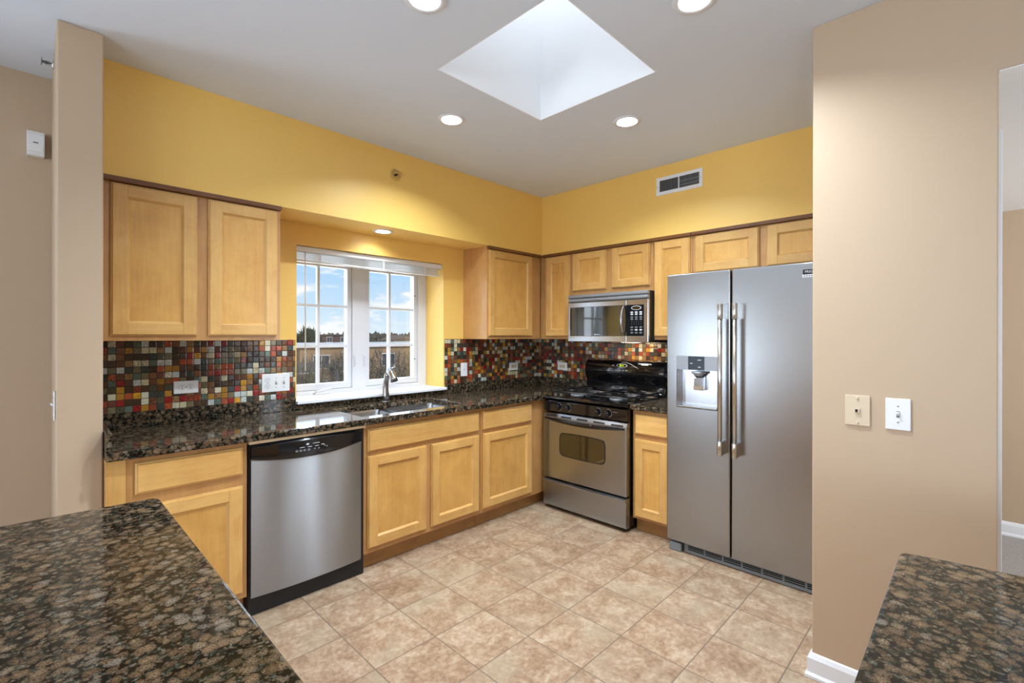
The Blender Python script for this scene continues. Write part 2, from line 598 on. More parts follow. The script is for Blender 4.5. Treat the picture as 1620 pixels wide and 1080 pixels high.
        if bevel:
            md = o.modifiers.new('soft_edges', 'BEVEL')
            md.width = bevel
            md.segments = seg
            md.limit_method = 'ANGLE'
            md.angle_limit = math.radians(40)
        return o


def struct(name, mb, m_, parent=None, bevel=0.0):
    o = mb.build(name, m_, parent, bevel)
    if parent is None:
        o['kind'] = 'structure'
    return o


def text(name, body, size, m_, parent, pos, right, up, ext=0.0004):
    cu = bpy.data.curves.new(name, 'FONT')
    cu.body = body
    cu.size = size
    cu.extrude = ext
    cu.align_x = 'CENTER'
    cu.align_y = 'CENTER'
    cu.materials.append(MATS[m_])
    o = bpy.data.objects.new(name, cu)
    COL.objects.link(o)
    r, u = Vector(right), Vector(up)
    M = Matrix((r, u, r.cross(u))).transposed()
    o.rotation_euler = M.to_euler()
    o.parent = parent
    o.location = Vector(pos) - OFF[parent.name]
    bpy.context.view_layer.update()
    me = bpy.data.meshes.new_from_object(o.evaluated_get(bpy.context.evaluated_depsgraph_get()))
    q = bpy.data.objects.new(name, me)
    COL.objects.link(q)
    q.rotation_euler, q.location, q.parent = o.rotation_euler, o.location, parent
    bpy.data.objects.remove(o)
    q.name = name
    return q


def ellipse(mb, c, e1, e2, a, b, h, n=18, mi=0):
    """thin elliptical button: c centre, e1/e2 unit axes"""
    c, e1, e2 = Vector(c), Vector(e1), Vector(e2)
    nrm = e1.cross(e2)
    V = []
    for d in (0, h):
        for k in range(n):
            t_ = 2 * math.pi * k / n
            V.append(c + e1 * (a * math.cos(t_)) + e2 * (b * math.sin(t_)) + nrm * d)
    F = [(k, (k + 1) % n, n + (k + 1) % n, n + k) for k in range(n)]
    F += [tuple(range(n)), tuple(range(n, 2 * n))]
    return mb.add(V, F, mi)


# ------------------------------------------------------------------ the room shell
CEIL = 2.6775
BH = 0.3268          # depth of the yellow bulkhead
SOF = 2.147          # underside of the bulkhead
WIN = (1.212, 2.417, 0.945, 2.003)
SKY = (1.532, 2.277, 1.354, 2.086)
CANS = [(1.906, 0.983), (1.161, 1.711), (2.602, 1.704), (1.881, 2.430)]


def ring_patch(mb, cx, cy, half, r, z, up, n=32):
    """flat square with a round hole, plus the short tube of the hole"""
    V = []
    for k in range(n):
        a = 2 * math.pi * (k + 0.5) / n
        V.append((cx + r * math.cos(a), cy + r * math.sin(a), z))
    for k in range(n):
        a = 2 * math.pi * (k + 0.5) / n
        s = half / max(abs(math.cos(a)), abs(math.sin(a)))
        V.append((cx + s * math.cos(a), cy + s * math.sin(a), z))
    F = [(k, (k + 1) % n, n + (k + 1) % n, n + k) for k in range(n)]
    b = len(V)
    cs = [(half, half), (-half, half), (-half, -half), (half, -half)]
    for q, (dx, dy) in enumerate(cs):
        V.append((cx + dx, cy + dy, z))
        k = n // 8 + q * n // 4 - 1
        F.append((n + k, n + (k + 1) % n, b + q))
    c = len(V)
    for k in range(n):
        V.append((V[k][0], V[k][1], z + up))
    F += [(k, (k + 1) % n, c + (k + 1) % n, c + k) for k in range(n)]
    mb.add(V, F)


# floor
struct('floor', MB().box(-0.2, 4.2, -0.35, 3.9, -0.1, 0.0), 'floor_tile')
mb = MB()
mb.box(4.2, 8.6, -0.45, 7.6, -0.1, 0.0)
mb.box(1.32, 4.2, 3.9, 7.6, -0.1, 0.0)
struct('floor_carpet_living', mb, 'carpet_grey')
struct('floor_carpet_hall', MB().box(-1.4, 1.32, 2.83, 6.6, -0.098, 0.001), 'carpet_grey')

# ceiling with the skylight opening and the can holes
H = 0.12
TS = 0.0065
xs = sorted({-0.2, 8.6, SKY[0] - TS, SKY[1] + TS} | {c[0] - H for c in CANS} | {c[0] + H for c in CANS})
ys = sorted({-0.45, 7.6, SKY[2] - TS, SKY[3] + TS} | {c[1] - H for c in CANS} | {c[1] + H for c in CANS})
skip = []
for i in range(len(xs) - 1):
    for j in range(len(ys) - 1):
        mx_, my_ = (xs[i] + xs[i + 1]) / 2, (ys[j] + ys[j + 1]) / 2
        if SKY[0] < mx_ < SKY[1] and SKY[2] < my_ < SKY[3]:
            skip.append((i, j))
        for cx, cy in CANS:
            if abs(mx_ - cx) < H and abs(my_ - cy) < H:
                skip.append((i, j))
mb = MB().slab(xs, ys, CEIL, CEIL + 0.12, skip)
for cx, cy in CANS:
    ring_patch(mb, cx, cy, H, 0.072, CEIL, 0.10)
struct('ceiling', mb, 'paint_ceiling')

# skylight
mb = MB()
x0, x1, y0, y1 = SKY
T = 0.006
zt = 4.0
mb.slab([x0 - T, x0, x1, x1 + T], [y0 - T, y0, y1, y1 + T], CEIL, zt, [(1, 1)])
sky_o = struct('window_2', mb, 'paint_white_wall')
MB().box(x0 - T, x1 + T, y0 - T, y1 + T, zt, zt + 0.02).build('acrylic_dome', 'skylight_acrylic', sky_o)

# walls
struct('wall_sink', MB().slab([-0.2, WIN[0], WIN[1], 3.431], [0, WIN[2], WIN[3], CEIL], -0.33, 0.0, [(1, 1)], 'xzy'), 'paint_yellow')
struct('wall_range', MB().box(-0.2, 0.0, 0.0, 2.711, 0, CEIL), 'paint_yellow')
mb = MB()
prof = [(0.0, 0.0), (3.431, 0.0), (3.431, BH), (BH, BH), (BH, 2.711), (0.0, 2.711)]
SL = (1.88, 0.17)    # soffit downlight
mb.slab([0.0005, BH, SL[0] - 0.1, SL[0] + 0.1, 3.4305], [0.0005, SL[1] - 0.1, SL[1] + 0.1, BH, 2.7105], SOF, CEIL - 0.0005,
        [(1, 3), (2, 3), (3, 3), (2, 1)])
ring_patch(mb, SL[0], SL[1], 0.1, 0.066, SOF, 0.10)
struct('wall_bulkhead', mb, 'paint_yellow')
struct('wall_wing', MB().box(3.431, 3.575, -0.10, 0.552, 0, CEIL), 'paint_beige', bevel=0.006)
struct('wall_left', MB().slab([3.431, 4.9, 8.0, 8.6], [0, 0.45, 1.95, CEIL], -0.43, -0.10, [(1, 1)], 'xzy'), 'paint_beige')
struct('wall_fridge_side', MB().box(0.0, 1.26, 2.711, 2.83, 0, CEIL), 'paint_beige')
struct('wall_right', MB().slab([2.711, 3.247, 4.5, 7.6], [0, 2.292, CEIL], 1.26, 1.38, [(1, 0)], 'yzx'), 'paint_beige', bevel=0.004)
struct('wall_living', MB().slab([-0.43, 2.65, 4.45, 4.95, 6.75, 7.6], [0, 0.65, 2.25, CEIL], 8.4, 8.6, [(1, 1), (3, 1)], 'yzx'), 'paint_beige')
struct('wall_back', MB().box(1.26, 8.6, 7.5, 7.6, 0, CEIL), 'paint_beige')
struct('wall_hall_far', MB().box(-1.4, -1.2, 2.83, 6.6, 0, 2.4), 'paint_beige')
struct('wall_hall_end', MB().slab([-1.2, -1.0, 0.6, 1.26], [0, 0.75, 2.25, 2.4], 6.5, 6.6, [(1, 1)], 'xzy'), 'paint_beige')
struct('wall_hall_near', MB().box(-1.4, 0.0, 2.72, 2.83, 0, 2.4), 'paint_beige')
struct('ceiling_hall', MB().box(-1.4, 1.26, 2.83, 6.6, 2.292, 2.40).box(1.255, 1.3785, 3.2475, 4.4995, 2.2885, 2.2915), 'paint_white_wall')


def base_profile():
    return [(0, 0), (0.022, 0), (0.022, 0.012), (0.014, 0.022), (0.014, 0.078), (0.010, 0.086), (0.006, 0.094), (0, 0.098)]


mb = MB()
bp = base_profile()
V = [(1.20, 2.711 - d, z) for d, z in bp] + [(1.38 + d, 2.711 - d, z) for d, z in bp] + [(1.38 + d, 3.247, z) for d, z in bp]
n_ = len(bp)
F = [(q * n_ + k, q * n_ + (k + 1) % n_, (q + 1) * n_ + (k + 1) % n_, (q + 1) * n_ + k) for q in (0, 1) for k in range(n_)]
mb.add(V, F)
struct('baseboard_right', mb, 'white_trim')
struct('baseboard_hall', MB().prism([(-1.2 + d, z) for d, z in base_profile()], 2.83, 6.5, 'xzy'), 'white_trim')
struct('baseboard_left', MB().prism([(-0.10 + d, z) for d, z in base_profile()], 3.575, 8.4, 'yzx'), 'white_trim')
struct('baseboard_wing', MB().prism([(3.575 + d, z) for d, z in base_profile()], -0.09, 0.56, 'xzy'), 'white_trim')
struct('trim_1', MB().box(1.222, 1.26, 3.19, 3.2585, 0, 2.130), 'white_trim', bevel=0.002)

# ------------------------------------------------------------------ kitchen window
FY0, FY1 = -0.325, -0.243
win = struct('window_1', MB().slab([WIN[0], 1.298, 1.788, 1.902, 2.378, WIN[1]], [0.955, 1.000, 1.955, WIN[3]], FY0, FY1, [(1, 1), (3, 1)], 'xzy'), 'window_vinyl', bevel=0.003)


def sash(xa, xb, mid, crank_x, lock_x):
    z0, z1 = 1.002, 1.953
    fr = MB().slab([xa, xa + 0.034, xb - 0.034, xb], [z0, z0 + 0.045, z1 - 0.04, z1], FY0 + 0.01, FY1 - 0.010, [(1, 1)], 'xzy').build('sash', 'window_vinyl', win, 0.004)
    g = MB()
    g.box(mid - 0.009, mid + 0.009, -0.300, -0.268, z0 + 0.04, z1 - 0.035)
    for z in (1.322, 1.622):
        g.box(xa + 0.038, xb - 0.038, -0.299, -0.269, z - 0.010, z + 0.010)
    g.build('muntin', 'window_vinyl', fr)
    MB().box(xa + 0.04, xb - 0.04, -0.287, -0.283, z0 + 0.04, z1 - 0.036).build('glass_pane', 'window_glass', fr)
    c = MB()
    c.box(crank_x - 0.055, crank_x + 0.055, FY1 - 0.005, FY1 + 0.035, 0.972, 0.990)
    c.build('crank_base', 'window_vinyl', win, 0.006)
    c = MB()
    c.tube([(crank_x + 0.05, FY1 + 0.03, 0.992), (crank_x, FY1 + 0.034, 1.004), (crank_x - 0.06, FY1 + 0.03, 1.010)], [0.009, 0.008, 0.007], 10)
    c.lathe((crank_x - 0.06, FY1 + 0.03, 1.003), (0, 0, 1), [(0.0001, 0), (0.010, 0.002), (0.010, 0.016), (0.004, 0.02)], 12)
    c.build('crank_handle', 'window_vinyl', win)
    l = MB()
    l.box(lock_x - 0.008, lock_x + 0.008, FY1, FY1 + 0.012, 1.16, 1.25)
    l.tube([(lock_x, FY1 + 0.012, 1.17), (lock_x, FY1 + 0.026, 1.20), (lock_x, FY1 + 0.022, 1.24)], 0.005, 8)
    l.build('sash_lock', 'window_vinyl', win, 0.002)
    for z in (1.20, 1.74):
        MB().box(xb - 0.035 if mid > 1.8 else xa + 0.02, xb - 0.022 if mid > 1.8 else xa + 0.033, FY1 - 0.012, FY1 - 0.006, z, z + 0.006).build('sash_screw', 'gasket_black', win)


sash(1.300, 1.786, 1.562, 1.62, 1.805)
sash(1.904, 2.376, 2.155, 2.15, 1.888)
st = MB().slab([1.203, 1.2125, 2.4165, 2.4255], [-0.242, 0.0005, 0.045], 0.950, 0.972, [(0, 0), (2, 0)])
struct('trim_2', st, 'white_trim', bevel=0.006)

bl = empty('window_blind', (1.815, -0.03, 1.95), 'white mini blind drawn up to the top of the kitchen window', 'blind')
hr = MB()
hp = [(-0.075, 1.962), (-0.028, 1.962), (-0.022, 1.968), (-0.021, 1.996), (-0.026, 2.001), (-0.075, 2.001)]
hr.prism(hp, WIN[0] + 0.004, WIN[1] - 0.004, 'yzx')
hr.build('headrail', 'white_plastic', bl)
for i in range(5):
    z = 1.955 - i * 0.0092
    MB().prism([(-0.066, z), (-0.046, z + 0.0035), (-0.026, z), (-0.026, z - 0.0012), (-0.046, z + 0.0021), (-0.066, z - 0.0012)], WIN[0] + 0.018, WIN[1] - 0.018, 'yzx').build('slat', 'white_plastic', bl)
MB().box(WIN[0] + 0.018, WIN[1] - 0.018, -0.065, -0.027, 1.898, 1.910).build('bottom_rail', 'white_plastic', bl, 0.004)
for x in (2.25, 1.76, 1.38):
    MB().box(x - 0.006, x + 0.006, -0.0262, -0.0242, 1.897, 1.964).build('ladder_tape', 'white_plastic', bl)
c = MB()
c.tube([(2.355, -0.018, 1.965), (2.354, -0.017, 1.90), (2.352, -0.016, 1.165)], 0.0045, 8)
c.build('tilt_wand', 'white_plastic', bl)


# ------------------------------------------------------------------ cabinets
def door(parent, ax, face, a0, a1, z0, z1, name='door', stile=0.056):
    """framed flat-panel door standing in front of face"""
    up, al = 'maple_upright', 'maple_along_x' if ax == 'y' else 'maple_along_y'
    d0, d1 = face + 0.001, face + 0.021
    s = stile
    m_ = MB()
    m_.pbox(ax, d0, d1, a0, a0 + s, z0, z1, 0)
    m_.pbox(ax, d0, d1, a1 - s, a1, z0, z1, 0)
    m_.pbox(ax, d0, d1 - 0.0004, a0 + s - 0.0005, a1 - s + 0.0005, z0, z0 + s, 1)
    m_.pbox(ax, d0, d1 - 0.0004, a0 + s - 0.0005, a1 - s + 0.0005, z1 - s, z1, 1)
    # outer stepped edge and inner sloped bead
    full = (a0 - 0.006, a0 + s * 0.9, a1 - s * 0.9, a1 + 0.006), (z0 - 0.006, z0 + s * 0.9, z1 - s * 0.9, z1 + 0.006)
    m_.slab(full[0], full[1], d0, d0 + 0.012, [(1, 1)], 'xzy' if ax == 'y' else 'yzx')
    ia0, ia1, iz0, iz1 = a0 + s, a1 - s, z0 + s, z1 - s
    q = 0.010
    P = (lambda a, d, z: (a, d, z)) if ax == 'y' else (lambda a, d, z: (d, a, z))
    O = [(ia0, iz0), (ia1, iz0), (ia1, iz1), (ia0, iz1)]
    I = [(ia0 + q, iz0 + q), (ia1 - q, iz0 + q), (ia1 - q, iz1 - q), (ia0 + q, iz1 - q)]
    V = [P(a, d1 - 0.0035, z) for a, z in O] + [P(a, d0 + 0.0065, z) for a, z in I]
    for k in range(4):
        m_.add([V[k], V[(k + 1) % 4], V[4 + (k + 1) % 4], V[4 + k]], [(0, 1, 2, 3)], 1 if k % 2 == 0 else 0)
    o = m_.build(name, [up, al], parent, 0.0022)
    MB().pbox(ax, d0 + 0.0062, d0 + 0.0072, ia0 + 0.001, ia1 - 0.001, iz0 + 0.001, iz1 - 0.001).build('door_panel', 'maple_panel', o)
    return o


def drawer(parent, ax, face, a0, a1, z0, z1, name='drawer_front'):
    al = 'maple_along_x' if ax == 'y' else 'maple_along_y'
    m_ = MB()
    P = (lambda a, d, z: (a, d, z)) if ax == 'y' else (lambda a, d, z: (d, a, z))
    d0, d1 = face + 0.001, face + 0.021
    L = [(a0 - 0.006, a1 + 0.006, z0 - 0.006, z1 + 0.006, d0), (a0 - 0.006, a1 + 0.006, z0 - 0.006, z1 + 0.006, d0 + 0.010),
         (a0, a1, z0, z1, d0 + 0.013), (a0 + 0.004, a1 - 0.004, z0 + 0.004, z1 - 0.004, d1)]
    V = []
    for b0, b1, c0, c1, d in L:
        V += [P(b0, d, c0), P(b1, d, c0), P(b1, d, c1), P(b0, d, c1)]
    F = [(0, 1, 2, 3), (12, 13, 14, 15)]
    for i in range(3):
        for k in range(4):
            F.append((4 * i + k, 4 * i + (k + 1) % 4, 4 * i + 4 + (k + 1) % 4, 4 * i + 4 + k))
    m_.add(V, F)
    return m_.build(name, al, parent, 0.001)


def wall_cab(label, ax, a0, a1, z0, doors, trim=True, blind=0.0, z1=SOF - 0.001):
    mid = (a0 + a1) / 2
    loc = (mid, 0.0, z0) if ax == 'y' else (0.0, mid, z0)
    r = empty('wall_cabinet', loc, label, 'cabinet')
    g = 0.0012
    MB().pbox(ax, 0.002, 0.304, a0 + g, a1 - g, z0, z1).build('body', 'maple_carcass', r, 0.001)
    for d in doors:
        door(r, ax, 0.304, *d)
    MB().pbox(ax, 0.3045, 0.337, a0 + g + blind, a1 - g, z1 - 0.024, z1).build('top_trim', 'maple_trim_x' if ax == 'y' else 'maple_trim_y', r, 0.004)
    return r


UB = 1.374
wall_cab('maple wall cabinet with two doors between the beige wing wall and the window', 'y', 2.627, 3.429, UB,
         [(3.046, 3.380, 1.405, 2.113), (2.653, 2.986, 1.405, 2.113)])
r = wall_cab('maple corner wall cabinet with one door just past the window', 'y', 0.3272, 0.998, UB,
             [(0.458, 0.977, 1.405, 2.113)], blind=0.011)
wall_cab('narrow maple wall cabinet between the room corner and the microwave', 'x', 0.004, 0.664, UB, [(0.372, 0.634, 1.405, 2.113)], blind=0.335)
wall_cab('short maple wall cabinet with two small doors above the microwave', 'x', 0.664, 1.432, 1.752, [(0.678, 1.010, 1.797, 2.113), (1.074, 1.404, 1.797, 2.113)])
wall_cab('tall narrow maple wall cabinet between the microwave and the fridge', 'x', 1.432, 1.737, UB, [(1.452, 1.716, 1.405, 2.113)])
wall_cab('maple wall cabinet with two doors above the fridge', 'x', 1.737, 2.706, 1.83, [(1.766, 2.177, 1.86, 2.113), (2.236, 2.660, 1.86, 2.113)])


def base_cab(label, ax, a0, a1, kick=True, back=0.004, kick_to=None, body=None, k0=None):
    mid = (a0 + a1) / 2
    loc = (mid, 0.3, 0.0) if ax == 'y' else (0.3, mid, 0.0)
    r = empty('base_cabinet', loc, label, 'cabinet')
    if body:
        m_ = MB()
        m_.slab([a0 + 0.001, a0 + 0.02, a1 - 0.02, a1 - 0.001], [back, 0.06, 0.585, 0.609], 0.65, 0.8765, [(1, 1)])
        m_.pbox(ax, back, 0.609, a0 + 0.001, a1 - 0.001, 0.102, 0.65)
        m_.build('body', 'maple_carcass', r, 0.001)
    else:
        MB().pbox(ax, back, 0.609, a0 + 0.001, a1 - 0.001, 0.102, 0.8765).build('body', 'maple_carcass', r, 0.001)
    MB().pbox(ax, back + 0.02, 0.553, (k0 if k0 is not None else a0 + 0.001), a1 - 0.001, 0.0005, 0.1015).build('toe_kick', 'maple_kick_x' if ax == 'y' else 'maple_kick_y', r)
    return r


r = base_cab('maple base cabinet with one drawer between the dishwasher and the wing wall', 'y', 2.890, 3.430)
drawer(r, 'y', 0.609, 2.919, 3.326, 0.721, 0.845)
door(r, 'y', 0.609, 2.919, 3.326, 0.141, 0.656)
MB().box(3.362, 3.429, 0.6092, 0.6125, 0.1025, 0.876).build('filler_strip', 'maple_upright', r, 0.0008)
r = base_cab('maple sink base cabinet with two doors under a long false drawer front', 'y', 1.342, 2.264, body='sink')
drawer(r, 'y', 0.609, 1.369, 2.237, 0.716, 0.838, 'false_drawer_front')
door(r, 'y', 0.609, 1.828, 2.236, 0.140, 0.678)
door(r, 'y', 0.609, 1.369, 1.776, 0.140, 0.678)
r = base_cab('maple corner base cabinet with drawer and door beside the range', 'y', 0.004, 1.340)
drawer(r, 'y', 0.609, 0.797, 1.314, 0.718, 0.841)
door(r, 'y', 0.609, 0.797, 1.314, 0.139, 0.679)
r = base_cab('narrow maple base cabinet with drawer squeezed between range and fridge', 'x', 1.436, 1.730)
drawer(r, 'x', 0.609, 1.465, 1.706, 0.712, 0.840)
door(r, 'x', 0.609, 1.463, 1.706, 0.128, 0.666)

# cabinets below the two peninsula arms
r = empty('peninsula_cabinet', (3.75, 2.1, 0), 'maple peninsula cabinet below the granite arm along the dishwasher side', 'cabinet')
MB().box(3.42, 4.02, 1.48, 3.10, 0.102, 0.8765).build('body', 'maple_carcass', r, 0.001)
MB().box(3.48, 3.98, 1.52, 3.10, 0.0005, 0.1015).build('toe_kick', 'maple_kick_y', r)
r = empty('peninsula_cabinet', (3.1, 3.4, 0), 'maple peninsula cabinet below the granite arm that ends near the switches', 'cabinet')
MB().box(2.31, 3.419, 3.12, 3.70, 0.102, 0.8765).build('body', 'maple_carcass', r, 0.001)
MB().box(2.34, 3.415, 3.18, 3.66, 0.0005, 0.1015).build('toe_kick', 'maple_kick_x', r)

# ------------------------------------------------------------------ countertops
CT, CB, CF = 0.914, 0.8775, 0.6556
SX0, SX1, SY0, SY1 = 1.452, 2.246, 0.150, 0.563
ct = empty('granite_countertop', (1.7, 0.33, CB), 'brown granite countertop holding the sink, running from wing wall to range corner', 'countertop')
top = MB().slab([0.002, SX0, SX1, 3.4295], [0.002, SY0, SY1, CF], CB, CT, [(1, 1)]).build('slab', 'granite_brown', ct, 0.006, 3)
s1 = MB().slab([0.0225, 1.2005, 2.428, 3.408], [CT + 0.0005, 0.9485, 0.995], 0.002, 0.0215, [(1, 1)], 'xzy').build('splashback', 'granite_brown', ct, 0.002)
MB().box(0.002, 0.0215, 0.022, 0.650, CT + 0.0005, 0.995).build('splashback', 'granite_brown', ct, 0.002)
MB().box(3.409, 3.4295, 0.002, 0.640, CT + 0.0005, 0.995).build('splashback', 'granite_brown', ct, 0.002)
ct = empty('granite_countertop', (0.33, 1.58, CB), 'short brown granite countertop between range and fridge', 'countertop')
MB().box(0.002, CF - 0.003, 1.434, 1.731, CB, CT).build('slab', 'granite_brown', ct, 0.006, 3)
MB().box(0.002, 0.0215, 1.434, 1.731, CT + 0.0005, 0.995).build('splashback', 'granite_brown', ct, 0.002)


def rounded_slab(name, label, pts, radii):
    mb_ = MB()
    prof_ = []
    n = len(pts)
    for i in range(n):
        p, a, b = Vector(pts[i]), Vector(pts[i - 1]), Vector(pts[(i + 1) % n])
        r_ = radii[i]
        if r_ <= 0:
            prof_.append(tuple(p))
            continue
        u, v_ = (a - p).normalized(), (b - p).normalized()
        for k in range(7):
            t_ = k / 6
            q = p + u * r_ * (1 - t_) ** 2 + v_ * r_ * t_ ** 2
            prof_.append(tuple(q))
    mb_.prism(prof_, CB, CT, 'xyz')
    o = mb_.build(name, 'granite_brown', None, 0.006, 3, loc=(pts[0][0], pts[0][1], CB))
    tag(o, label, 'countertop')
    return o


rounded_slab('peninsula_countertop', 'brown granite peninsula slab in front of the dishwasher cabinets and wing wall',
             [(3.376, 1.434), (4.06, 1.405), (4.06, 3.76), (3.376, 3.76)], [0.03, 0.03, 0, 0])
rounded_slab('peninsula_countertop', 'brown granite peninsula slab in front of the beige wall with switch plates',
             [(2.256, 3.072), (3.374, 3.072), (3.374, 3.74), (2.150, 3.74)], [0.025, 0, 0, 0.025])

# ------------------------------------------------------------------ mosaic backsplashes
ZM0, ZM1 = 0.9955, 1.3735


def mosaic_piece(name, label, mb_):
    o = mb_.build(name, 'glass_mosaic')
    tag(o, label, 'backsplash')


mb = MB().box(2.4275, 3.4095, 0.0005, 0.0085, ZM0, ZM1)
mosaic_piece('mosaic_backsplash', 'glass mosaic backsplash between the wing wall and the window', mb)
mosaic_piece('mosaic_backsplash', 'glass mosaic backsplash between the window and the room corner', MB().box(0.009, 1.2005, 0.0005, 0.0085, ZM0, ZM1))
mosaic_piece('mosaic_backsplash', 'glass mosaic backsplash on the wall behind the range', MB().slab([0.0005, 0.665, 1.431, 1.733], [ZM0, 1.3505, ZM1], 0.0005, 0.0085, [(1, 1)], 'yzx'))
mosaic_piece('mosaic_backsplash', 'narrow glass mosaic return on the side of the wing wall', MB().box(3.4215, 3.4305, 0.0005, 0.330, ZM0, ZM1))

# ------------------------------------------------------------------ sink and faucet
sk_ = empty('kitchen_sink', (1.85, 0.36, CB), 'stainless steel double bowl sink set below the granite under the window', 'sink')


def bowl(x0, x1, y0, y1, depth):
    mb_ = MB()
    n = 6
    rings = []
    zs = [(0.0, CB - 0.001, 0.045), (0.004, CB - 0.02, 0.045), (0.010, CB - depth + 0.03, 0.05), (0.035, CB - depth, 0.06)]
    for inset, z, r in zs:
        ring = []
        for cx, cy, a0 in ((x1 - inset - r, y1 - inset - r, 0), (x0 + inset + r, y1 - inset - r, 90), (x0 + inset + r, y0 + inset + r, 180), (x1 - inset - r, y0 + inset + r, 270)):
            for k in range(n + 1):
                a = math.radians(a0 + 90 * k / n)
                ring.append((cx + r * math.cos(a), cy + r * math.sin(a), z))
        rings.append(ring)
    m_ = len(rings[0])
    V = [p for rg in rings for p in rg]
    F = []
    for i in range(len(rings) - 1):
        for k in range(m_):
            F.append((i * m_ + k, i * m_ + (k + 1) % m_, (i + 1) * m_ + (k + 1) % m_, (i + 1) * m_ + k))
    F.append(tuple(range((len(rings) - 1) * m_, len(rings) * m_)))
    mb_.add(V, F, 0, True)
    b = mb_.build('bowl', 'steel_sink', sk_, recalc=False)
    dr = MB()
    cx, cy = (x0 + x1) / 2, (y0 + y1) / 2
    dr.lathe((cx, cy, CB - depth + 0.0005), (0, 0, 1), [(0.045, 0), (0.044, 0.003), (0.036, 0.003), (0.034, 0.001), (0.0001, 0.001)], 24)
    dr.build('drain', 'chrome', b)


bowl(1.8995, SX1 + 0.010, SY0 - 0.010, SY1 + 0.004, 0.19)
bowl(SX0 - 0.010, 1.8755, SY0 - 0.010, SY1 + 0.004, 0.17)
# flange between and around the bowls
MB().box(1.876, 1.899, SY0 - 0.005, SY1 + 0.003, CB - 0.022, CB - 0.004).build('bowl_divider', 'steel_sink', sk_, 0.006)

fa = empty('kitchen_faucet', (1.818, 0.105, CT), 'brushed steel pull-out kitchen faucet behind the sink', 'faucet')
FX, FY = 1.818, 0.105
fb = MB()
fb.lathe((FX, FY, CT + 0.0005), (0, 0, 1), [(0.030, 0), (0.030, 0.006), (0.027, 0.010)], 24)
fb.tube([(FX, FY, CT + 0.008), (FX - 0.001, FY - 0.002, CT + 0.05), (FX - 0.001, FY - 0.004, CT + 0.10), (FX - 0.001, FY + 0.002, CT + 0.15), (FX - 0.002, FY + 0.014, CT + 0.19), (FX - 0.002, FY + 0.034, CT + 0.215)],
        [0.0265, 0.0255, 0.0225, 0.020, 0.0215, 0.022], 20)
fb.build('body', 'brushed_nickel', fa)
sp = MB()
sp.tube([(FX - 0.002, FY + 0.018, CT + 0.222), (FX - 0.003, FY + 0.045, CT + 0.226), (FX - 0.004, FY + 0.075, CT + 0.212), (FX - 0.005, FY + 0.098, CT + 0.182), (FX - 0.006, FY + 0.108, CT + 0.160)],
        [0.012, 0.024, 0.025, 0.024, 0.027], 20)
hd = sp.build('spray_head', 'brushed_nickel', fa)
MB().lathe((FX - 0.006, FY + 0.108, CT + 0.161), (-0.02, 0.3, -0.95), [(0.022, 0), (0.020, 0.003), (0.0001, 0.003)], 20).build('spray_nozzle', 'gasket_black', hd)
MB().tube([(FX - 0.004, FY + 0.030, CT + 0.236), (FX - 0.022, FY + 0.045, CT + 0.247), (FX - 0.050, FY + 0.060, CT + 0.262)], [0.012, 0.009, 0.006], 12).build('lever', 'brushed_nickel', fa)


# ------------------------------------------------------------------ dishwasher
dw = empty('dishwasher', (2.577, 0.33, 0), 'stainless steel dishwasher with black control panel under the counter', 'dishwasher')
MB().box(2.268, 2.886, 0.03, 0.618, 0.004, 0.860).build('body', 'gasket_black', dw)
DX0, DX1 = 2.292, 2.880


def dw_y(x):
    t_ = (x - DX0) / (DX1 - DX0)
    return 0.634 + 0.020 * (1 - (2 * t_ - 1) ** 2)


def dw_z(x):
    t_ = (x - DX0) / (DX1 - DX0)
    return 0.786 - 0.030 * (1 - (2 * t_ - 1) ** 2)


N = 28
V, F = [], []
for k in range(N + 1):
    x = DX0 + (DX1 - DX0) * k / N
    for z in (0.095, 0.11, 0.5, dw_z(x)):
        V.append((x, dw_y(x) - (0.004 if z == 0.095 else 0), z))
    V.append((x, 0.619, dw_z(x)))
    V.append((x, 0.619, 0.095))
for k in range(N):
    for i in range(6):
        F.append((k * 6 + i, k * 6 + (i + 1) % 6, (k + 1) * 6 + (i + 1) % 6, (k + 1) * 6 + i))
F += [tuple(range(6)), tuple(range(N * 6, N * 6 + 6))]
m_ = MB()
m_.add(V, F, 0, True)
do = m_.build('door', 'steel_dishwasher', dw)
md = do.modifiers.new('crisp', 'EDGE_SPLIT')
md.split_angle = math.radians(35)
V, F = [], []
for k in range(N + 1):
    x = DX0 + (DX1 - DX0) * k / N
    y = dw_y(x) + 0.004
    V += [(x, y, dw_z(x) + 0.002), (x, y + 0.002, dw_z(x) + 0.03), (x, y, 0.846), (x, y - 0.008, 0.854), (x, 0.619, 0.854), (x, 0.619, dw_z(x) + 0.002)]
for k in range(N):
    for i in range(6):
        F.append((k * 6 + i, k * 6 + (i + 1) % 6, (k + 1) * 6 + (i + 1) % 6, (k + 1) * 6 + i))
F += [tuple(range(6)), tuple(range(N * 6, N * 6 + 6))]
m_ = MB()
m_.add(V, F, 0, True)
cp = m_.build('control_panel', 'gloss_black', dw)
md = cp.modifiers.new('crisp', 'EDGE_SPLIT')
md.split_angle = math.radians(35)
for k, x in enumerate((2.668, 2.648, 2.628, 2.606, 2.574, 2.552, 2.520, 2.508)):
    y = dw_y(x) + 0.0062
    z = 0.795 + (0.004 if k > 5 else 0.0) + 0.006 * (k == 6)
    ellipse(MB(), (x, y, z), (-1, 0, 0), (0, 0, 1), 0.0075 if k < 4 else 0.005, 0.006 if k < 4 else 0.004, 0.001).build('button', 'marking_dim', cp)
b = MB()
